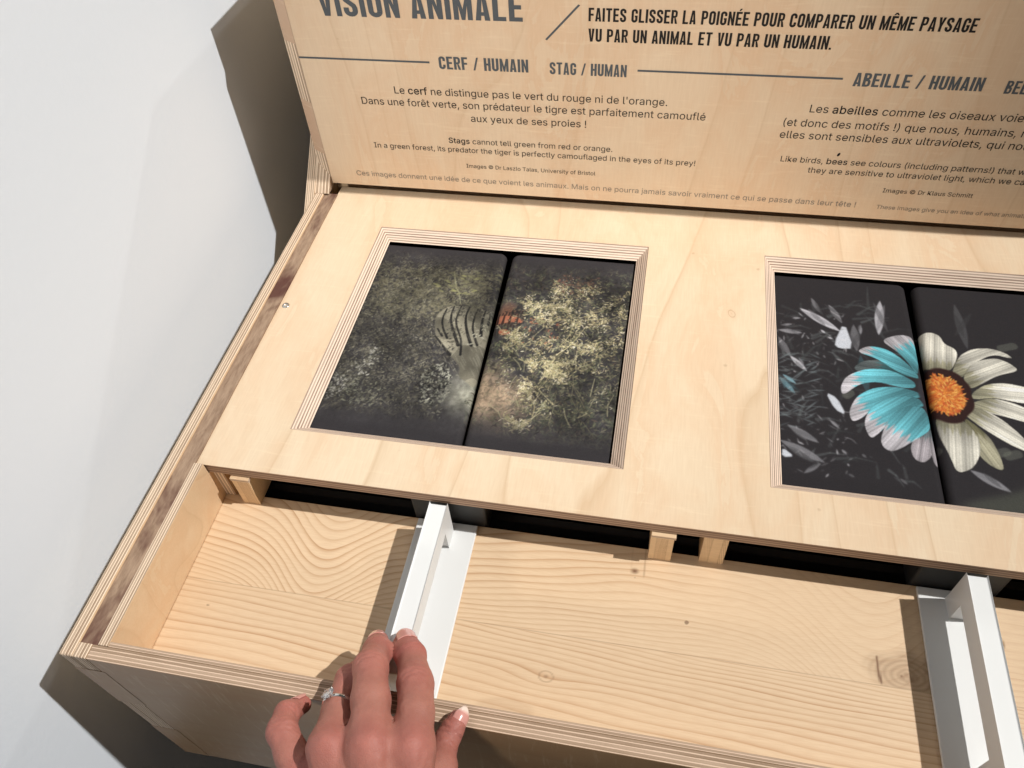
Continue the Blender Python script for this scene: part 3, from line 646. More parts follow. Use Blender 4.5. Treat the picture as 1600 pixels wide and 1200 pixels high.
    # the print is muted on the left and has a plain dark margin along its long edges
    gy = A.a.mean(-1, keepdims=True); A.a = np.where(L[..., None], A.a*0.62+gy*0.38, A.a*0.80+gy*0.20)
    cl = 0.55*value_noise(11, 10, 51)+0.30*value_noise(27, 25, 52)+0.15*value_noise(60, 55, 53)
    A.a = A.a*(0.62+0.80*np.clip(cl, 0, 1))[..., None]
    fade = np.clip((YY-0.055)/0.12, 0, 1)*np.clip((0.905-YY)/0.10, 0, 1); base = np.array((55, 53, 56))/255
    A.a = base + (A.a-base)*fade[..., None]
    A.a = np.clip(A.a*1.10, 0, 1); return A

def smooth_line(pts, it=2):
    P = [np.array(p, float) for p in pts]
    for _ in range(it):
        Q = [P[0]]
        for a, b in zip(P, P[1:]): Q += [a*0.75+b*0.25, a*0.25+b*0.75]
        P = Q + [P[-1]]
    return P

def daisy():
    A = Art((44, 42, 45), 1.3996); f = PICS['fl']
    seam = 1.872
    XX, YY = np.meshgrid(XS+1.3996, YS); L = XX < seam
    r2 = np.random.default_rng(4)
    # out-of-focus grass behind
    for _ in range(90):
        x = r2.uniform(1.43, 1.80); y = r2.uniform(0.10, 0.80); a = r2.normal(0.4, 0.9); l = r2.uniform(0.03, 0.11); v = r2.uniform(56, 104)
        A.path([(x, y), (x+l*math.cos(a)*0.5, y+l*math.sin(a)*0.5+0.01), (x+l*math.cos(a), y+l*math.sin(a))], 2.6, (v*0.95, v, v*1.02), r2.uniform(0.25, 0.6), 0.6)
    for i, b in enumerate(f['bl']):
        v = [215, 120, 150, 196, 150, 140, 205, 150, 190, 128, 120, 160, 110, 150, 200, 190, 130, 150, 150, 78, 150, 110, 84, 110, 104, 96][i % 26]
        p, q = np.array(b[0]), np.array(b[1]); m = (p+q)/2 + np.array([-(q-p)[1], (q-p)[0]])*0.08
        col = (v*0.96, v*0.96, v) if i not in (7, 8, 22) else (v*0.70, v*0.92, v)
        c0_ = A.px((p+q)/2); d_ = np.array(A.px(q))-np.array(A.px(p)); L_ = np.hypot(*d_); a_ = math.atan2(d_[1], d_[0])
        wd = max(4.0, min(15.0, L_*(0.42 if i == 3 else 0.24)))
        for k in range(3):
            o_ = r2.normal(0, 1, 2)*(0 if k == 0 else 5)
            A.leaf((c0_[0]+o_[0], c0_[1]+o_[1]), a_+(0 if k == 0 else r2.normal(0, 0.22)), L_*(1.05 if k == 0 else r2.uniform(0.5, 0.9)), wd*(1 if k == 0 else 0.6), np.array(col)*(1 if k == 0 else r2.uniform(0.45, 0.8)), 0.85 if k == 0 else 0.6)
    for t_ in f['tri']: A.fill(A.soft(A.mask(smooth_poly(t_, 1)), 1), (206, 212, 222), 0.9)
    for k in range(170):
        x = r2.uniform(1.43, 1.66); y = r2.uniform(0.08, 0.75); v = r2.uniform(90, 220)
        a = r2.uniform(0, 3.1); A.leaf(A.px((x, y)), a, r2.uniform(3, 14), r2.uniform(1, 3), (v, v, v*1.03), r2.uniform(0.15, 0.7))
    for k in range(90):
        x = r2.uniform(1.40, 1.56); y = r2.uniform(0.25, 0.55); a = r2.uniform(-0.6, 0.9)
        A.leaf(A.px((x, y)), a, r2.uniform(14, 34), r2.uniform(1.5, 3), (112, 122, 126), r2.uniform(0.3, 0.7))
    for b in f['bok']:
        p, q = A.px(b[0]), A.px(b[1]); A.seg(p, q, 7, (110, 114, 104), 0.45)
    gr = A.soft(A.mask(smooth_poly([(1.90, 0.05), (2.10, 0.12), (2.30, 0.30), (2.38, 0.20), (2.38, 0.03), (1.92, 0.03)])), 14)*~L; A.fill(gr, (84, 88, 78), 0.6)
    for c_ in range(3): A.a[..., c_] = np.clip(1.12*(0.6*A.soft(A.a[..., c_], 3) + 0.4*A.a[..., c_])-0.02, 0, 1)
    cen = np.array(f['center'][0][0]); rx = abs(f['center'][0][1][0]-cen[0]); ry = abs(f['center'][0][2][1]-cen[1])
    def petal(poly, tipc, basec, split, side, mid=None):
        P = np.array(poly)
        d = np.hypot(P[:, 0]-cen[0], P[:, 1]-cen[1]); tip = P[d.argmax()]; base = P[d.argmin()]; ax = (tip-base)/np.hypot(*(tip-base)); nn = np.array([-ax[1], ax[0]])
        mid_ = P.mean(0); P = P + ((P-mid_) @ nn)[:, None]*nn*0.24
        m = A.mask(smooth_poly(P, 3))*(L if side else ~L); d = np.hypot(P[:, 0]-cen[0], P[:, 1]-cen[1]); tip = P[d.argmax()]; base = P[d.argmin()]
        ax = tip-base; ln = np.hypot(*ax); ax /= ln
        u = ((XX-base[0])*ax[0]+(YY-base[1])*ax[1])/ln; v = (-(XX-base[0])*ax[1]+(YY-base[1])*ax[0])/ln
        wob = 0.05*np.sin(v*60)+0.035*np.sin(v*131+2) + 0.04*(value_noise(60, 55, 21)-0.5)
        k = np.clip((u-split+wob)*14+0.5, 0, 1)
        vein = 1 - 0.10*np.clip(np.sin(v*150+u*3), 0, 1) - 0.10*np.clip(np.sin(v*64+1.0), 0, 1)
        c = (np.array(basec)[None, None]*(1-k[..., None]) + np.array(tipc)[None, None]*k[..., None])/255.0
        c = c*vein[..., None]*(0.80+0.26*np.clip(u*1.3, 0, 1)+0.10*np.cos(v*40/max(0.3, ln*8)))[..., None]*r2.uniform(0.88, 1.08)
        rim = A.soft(m, 3); c = c*(0.60+0.40*np.clip(rim*1.35-0.12, 0, 1))[..., None]*(0.88+0.20*np.clip(1-np.abs(u-0.55)*2, 0, 1))[..., None]
        A.a += m[..., None]*(c - A.a)
    cy = (112, 196, 211); tipc = (206, 203, 210)
    for p in f['dim']: petal(p, (84, 92, 94), (58, 96, 100), 0.55, True)
    for p in f['gr']: petal(p, (170, 164, 170), (126, 140, 146), 0.3, True)
    for i, p in enumerate(f['cy']): petal(p, tipc, cy, [0.70, 0.80, 0.74, 0.74, 0.70, 0.62][i], True)
    wh = f['wh']
    petal(wh[7], (190, 186, 160), (150, 146, 112), 0.4, False)
    for i in (3, 4, 5, 1, 2, 0, 6): petal(wh[i], (240, 237, 224), (208, 204, 174), 0.28, False)
    d = np.hypot((XX-cen[0])/rx, (YY-cen[1])/ry)
    wob = 0.12*(value_noise(26, 24, 31)-0.5)
    A.fill(np.clip((1.04+wob-d)*16, 0, 1)*~L, (48, 26, 24), 1.0)
    A.fill(np.clip((0.98+wob-d)*12, 0, 1)*L*(XX > seam-0.06), (50, 48, 54), 0.9)
    n1 = value_noise(120, 110, 33); n2 = value_noise(60, 55, 34)
    core = np.clip((0.74+wob-d)*14, 0, 1)*~L
    mixv = np.clip(0.15+0.9*n1, 0, 1)[..., None]
    c = np.array((150, 60, 30))/255*(1-mixv)+np.array((236, 168, 84))/255*mixv
    A.a += core[..., None]*(c-A.a)
    for k in range(330):
        a = r2.uniform(0, 6.28); r = r2.uniform(0, 1)**0.6*0.76
        p = (cen[0]+rx*r*math.cos(a), cen[1]+ry*r*math.sin(a))
        if p[0] < seam: continue
        cc = [(226, 142, 62), (240, 180, 96), (196, 84, 44), (214, 110, 52)][r2.integers(4)]
        A.leaf(A.px(p), a+r2.normal(0, 0.3), r2.uniform(5, 10), r2.uniform(2, 3), cc, 0.85)
    return A

M_print, nt_, b_ = new_mat('printed_cloth')
ca = nt_.nodes.new('ShaderNodeAttribute'); ca.attribute_name = 'print'
wv = noise(nt_, coords(nt_, (1500, 1500, 1500)), 1.0, 2.0, 0.7)
link(nt_, mix(nt_, 1.0, ramp(nt_, wv, [(0.35, (0.78, 0.78, 0.78, 1)), (0.65, (1, 1, 1, 1))]), ca.outputs['Color'], 'MULTIPLY'), b_.inputs['Base Color'])
b_.inputs['Roughness'].default_value = 0.8; b_.inputs['Specular IOR Level'].default_value = 0.18
bump(nt_, b_, wv, 0.12, 0.0004)

def picture(art, x_lo, x_hi, seam_right, label, wx0):
    """cloth stretched over a board: the edge by the gap is rolled down, its far corner rounded. x_lo/x_hi: functions of y"""
    y0, y1 = 0.030, 0.932 if seam_right is None else 0.925
    ny, nx = 420, 300
    ys = np.linspace(0.030, 0.918, ny); t = np.linspace(0, 1, nx)
    rc = 0.024
    cut = np.where(ys > 0.918-rc, rc-np.sqrt(np.clip(rc*rc-(ys-(0.918-rc))**2, 0, None)), 0)
    lo = np.array([x_lo(y) for y in ys]); hi = np.array([x_hi(y) for y in ys])
    if seam_right: hi = hi-cut
    else: lo = lo+cut
    X = lo[:, None]+(hi-lo)[:, None]*t[None]; Y = np.repeat(ys[:, None], nx, 1)
    d = (hi[:, None]-X) if seam_right else (X-lo[:, None]); r = 0.022
    Z = -0.0405 - np.where(d < r, r-np.sqrt(np.clip(r*r-(r-d)**2, 0, None)), 0)
    dt = 0.918-Y; Z -= np.where(dt < 0.02, 0.02-np.sqrt(np.clip(0.0004-(0.02-dt)**2, 0, None)), 0)*0.8
    co = np.stack([X, Y, Z], -1).reshape(-1, 3)*U + np.array([0, 0, BASE])
    i = np.arange((ny-1)*(nx-1)); rr = i//(nx-1); c = i % (nx-1); a = rr*nx+c
    F = np.stack([a, a+1, a+1+nx, a+nx], -1)
    me = bpy.data.meshes.new('picture_panel')
    me.vertices.add(len(co)); me.vertices.foreach_set('co', co.ravel().astype(np.float32))
    me.loops.add(F.size); me.loops.foreach_set('vertex_index', F.ravel().astype(np.int32))
    me.polygons.add(len(F)); me.polygons.foreach_set('loop_start', np.arange(0, F.size, 4, dtype=np.int32)); me.update(calc_edges=True)
    me.polygons.foreach_set('use_smooth', np.ones(len(F), bool))
    u = np.clip((X-art.x0)*GX-0.5, 0, GX-1.001); v = np.clip(Y/0.9606*GY-0.5, 0, GY-1.001)
    ui = u.astype(int); vi = v.astype(int); fu = (u-ui)[..., None]; fv = (v-vi)[..., None]; im = art.lin
    col = (im[vi, ui]*(1-fu)+im[vi, ui+1]*fu)*(1-fv)+(im[vi+1, ui]*(1-fu)+im[vi+1, ui+1]*fu)*fv
    at = me.attributes.new('print', 'FLOAT_COLOR', 'POINT')
    at.data.foreach_set('color', np.concatenate([col.reshape(-1, 3), np.ones((len(co), 1))], 1).ravel().astype(np.float32))
    me.materials.append(M_print)
    o = bpy.data.objects.new('picture_panel', me); C.objects.link(o)
    md = o.modifiers.new('thickness', 'SOLIDIFY'); md.thickness = 0.0035; md.offset = -1
    tag(o, label, 'picture', 'printed picture panels in the openings')
    return o
def to_lin(A, k):
    a = np.clip(A.a, 0, 1); A.lin = np.where(a <= 0.04045, a/12.92, ((a+0.055)/1.055)**2.4)*k; return A
A1 = to_lin(forest(), 0.80); A2 = to_lin(daisy(), 0.88)
picture(A1, lambda y: 0.020, lambda y: 0.5145-0.0215*(y-0.05)/0.85, True, 'dull olive half of the forest picture, striped flank of a tiger at its right edge', 0)
picture(A1, lambda y: 0.5205-0.008*(y-0.05)/0.85, lambda y: 0.955, False, 'brighter half of the forest picture with dry branches and a patch of orange tiger', 0)
picture(A2, lambda y: 1.425, lambda y: 1.8715-0.003*(y-0.05)/0.85, True, 'half of the daisy picture with turquoise white-tipped petals', 1.4)
picture(A2, lambda y: 1.8740+0.014*(y-0.05)/0.85, lambda y: 2.372, False, 'half of the daisy picture with cream petals and the orange centre', 1.4)

# ------------------------------------------------------------------ the information sign standing behind the panel
KT = math.tan(math.radians(0.74)); SY = 1.167; SZ = 0.03
sign = empty('information_sign', (1.15, 1.3, zr))
tag(sign, 'upright birch plywood sign printed with black and grey French and English text', 'sign')
def sp(x, z, off=0.0): return (x, SY+KT*(z-SZ)-off, z)
def prism(mb, poly, th, m=0, e=1, ply_n=9, x0=None):
    """yz outline extruded along x from x0 to x0+th"""
    A = [(x0, y, z) for y, z in poly]; B = [(x0+th, y, z) for y, z in poly]
    mb.face(A, m); mb.face(B[::-1], m)
    s = 0
    for i in range(len(poly)):
        j = (i+1) % len(poly); L = math.hypot(poly[j][0]-poly[i][0], poly[j][1]-poly[i][1])
        mb.face([A[j], A[i], B[i], B[j]], e, [(s+L, 0), (s, 0), (s, ply_n), (s+L, ply_n)]); s += L
ZT = 0.822
mb = MB()
XL = -0.2583
f = [sp(XL, SZ), sp(XR, SZ), sp(XR, ZT), sp(XL, ZT)]; bk = [(p[0], p[1]+0.036, p[2]) for p in f]
mb.face(f, 0); mb.face(bk[::-1], 0)
for i in range(4):
    j = (i+1) % 4; L = (Vector(f[j])-Vector(f[i])).length
    mb.face([f[j], f[i], bk[i], bk[j]], 1, [(L, 0), (0, 0), (0, 9), (L, 9)])
mb.build('front_board', [M_sign, M_edge], sign, bevel=0.0003)
# the chamfered left corner shows the box joint: veneer fingers between veneer-edge fingers
dx, dy = 0.055, 0.033
for z0, z1, k in ((0.03, 0.1586, 1), (0.1588, 0.3718, 0), (0.372, 0.5903, 1), (0.5905, 0.7798, 0), (0.78, ZT, 1)):
    t = MB(); q = []
    for z in (z0, z1):
        a = sp(XL-0.0003, z); b = (XL-dx, a[1]+dy, z); q.append((a, b))
    t.face([q[0][1], q[0][0], q[1][0], q[1][1]], 1 if k else 0, [(z0, 0), (z0, 8), (z1, 8), (z1, 0)])
    i0 = (XL-0.002, q[0][1][1]+0.004, z0); i1 = (XL-0.002, q[1][1][1]+0.004, z1)
    t.face([q[0][0], q[0][1], i0], 0); t.face([q[1][1], q[1][0], i1], 0)
    t.face([q[0][1], q[1][1], i1, i0], 0)
    t.build('plywood_finger' if k else 'veneer_finger', [M_fing, M_edge], sign)
YS = 3.2
mb = MB(); prism(mb, [(1.0500, -0.042), (1.2790, 0.1640), (1.3200, 0.2050), (1.3205, 0.862), (YS-0.01, 0.862), (YS-0.01, -0.042)], 0.0355, x0=-0.3566)
mb.build('side_board', [M_side, M_edge], sign)
mb = MB(); prism(mb, [(1.0500, -0.042), (1.2790, 0.1640), (1.3200, 0.2050), (1.3205, 0.862), (YS-0.01, 0.862), (YS-0.01, -0.042)], 0.0355, x0=XR+0.118)
mb.build('side_board', [M_side, M_edge], sign)
mb = MB(); mb.box((-0.3568, SY+0.036, 0.863), (XR+0.155, YS, 0.898), ply=2, n=9); mb.build('top_board', [M_side, M_edge], sign)
mb = MB(); mb.box((-0.3205, YS-0.05, -0.04), (XR, YS-0.014, 0.861), ply=1, n=9); mb.build('back_board', [M_side, M_edge], sign)

mb = MB(); prism(mb, [(1.1180, zr+0.001), (1.2690, 0.164), (1.3000, 0.195), (1.3000, zr+0.001)], 0.060, x0=-0.3208)
mb.build('corner_cheek', [M_edge, M_edge], sign)

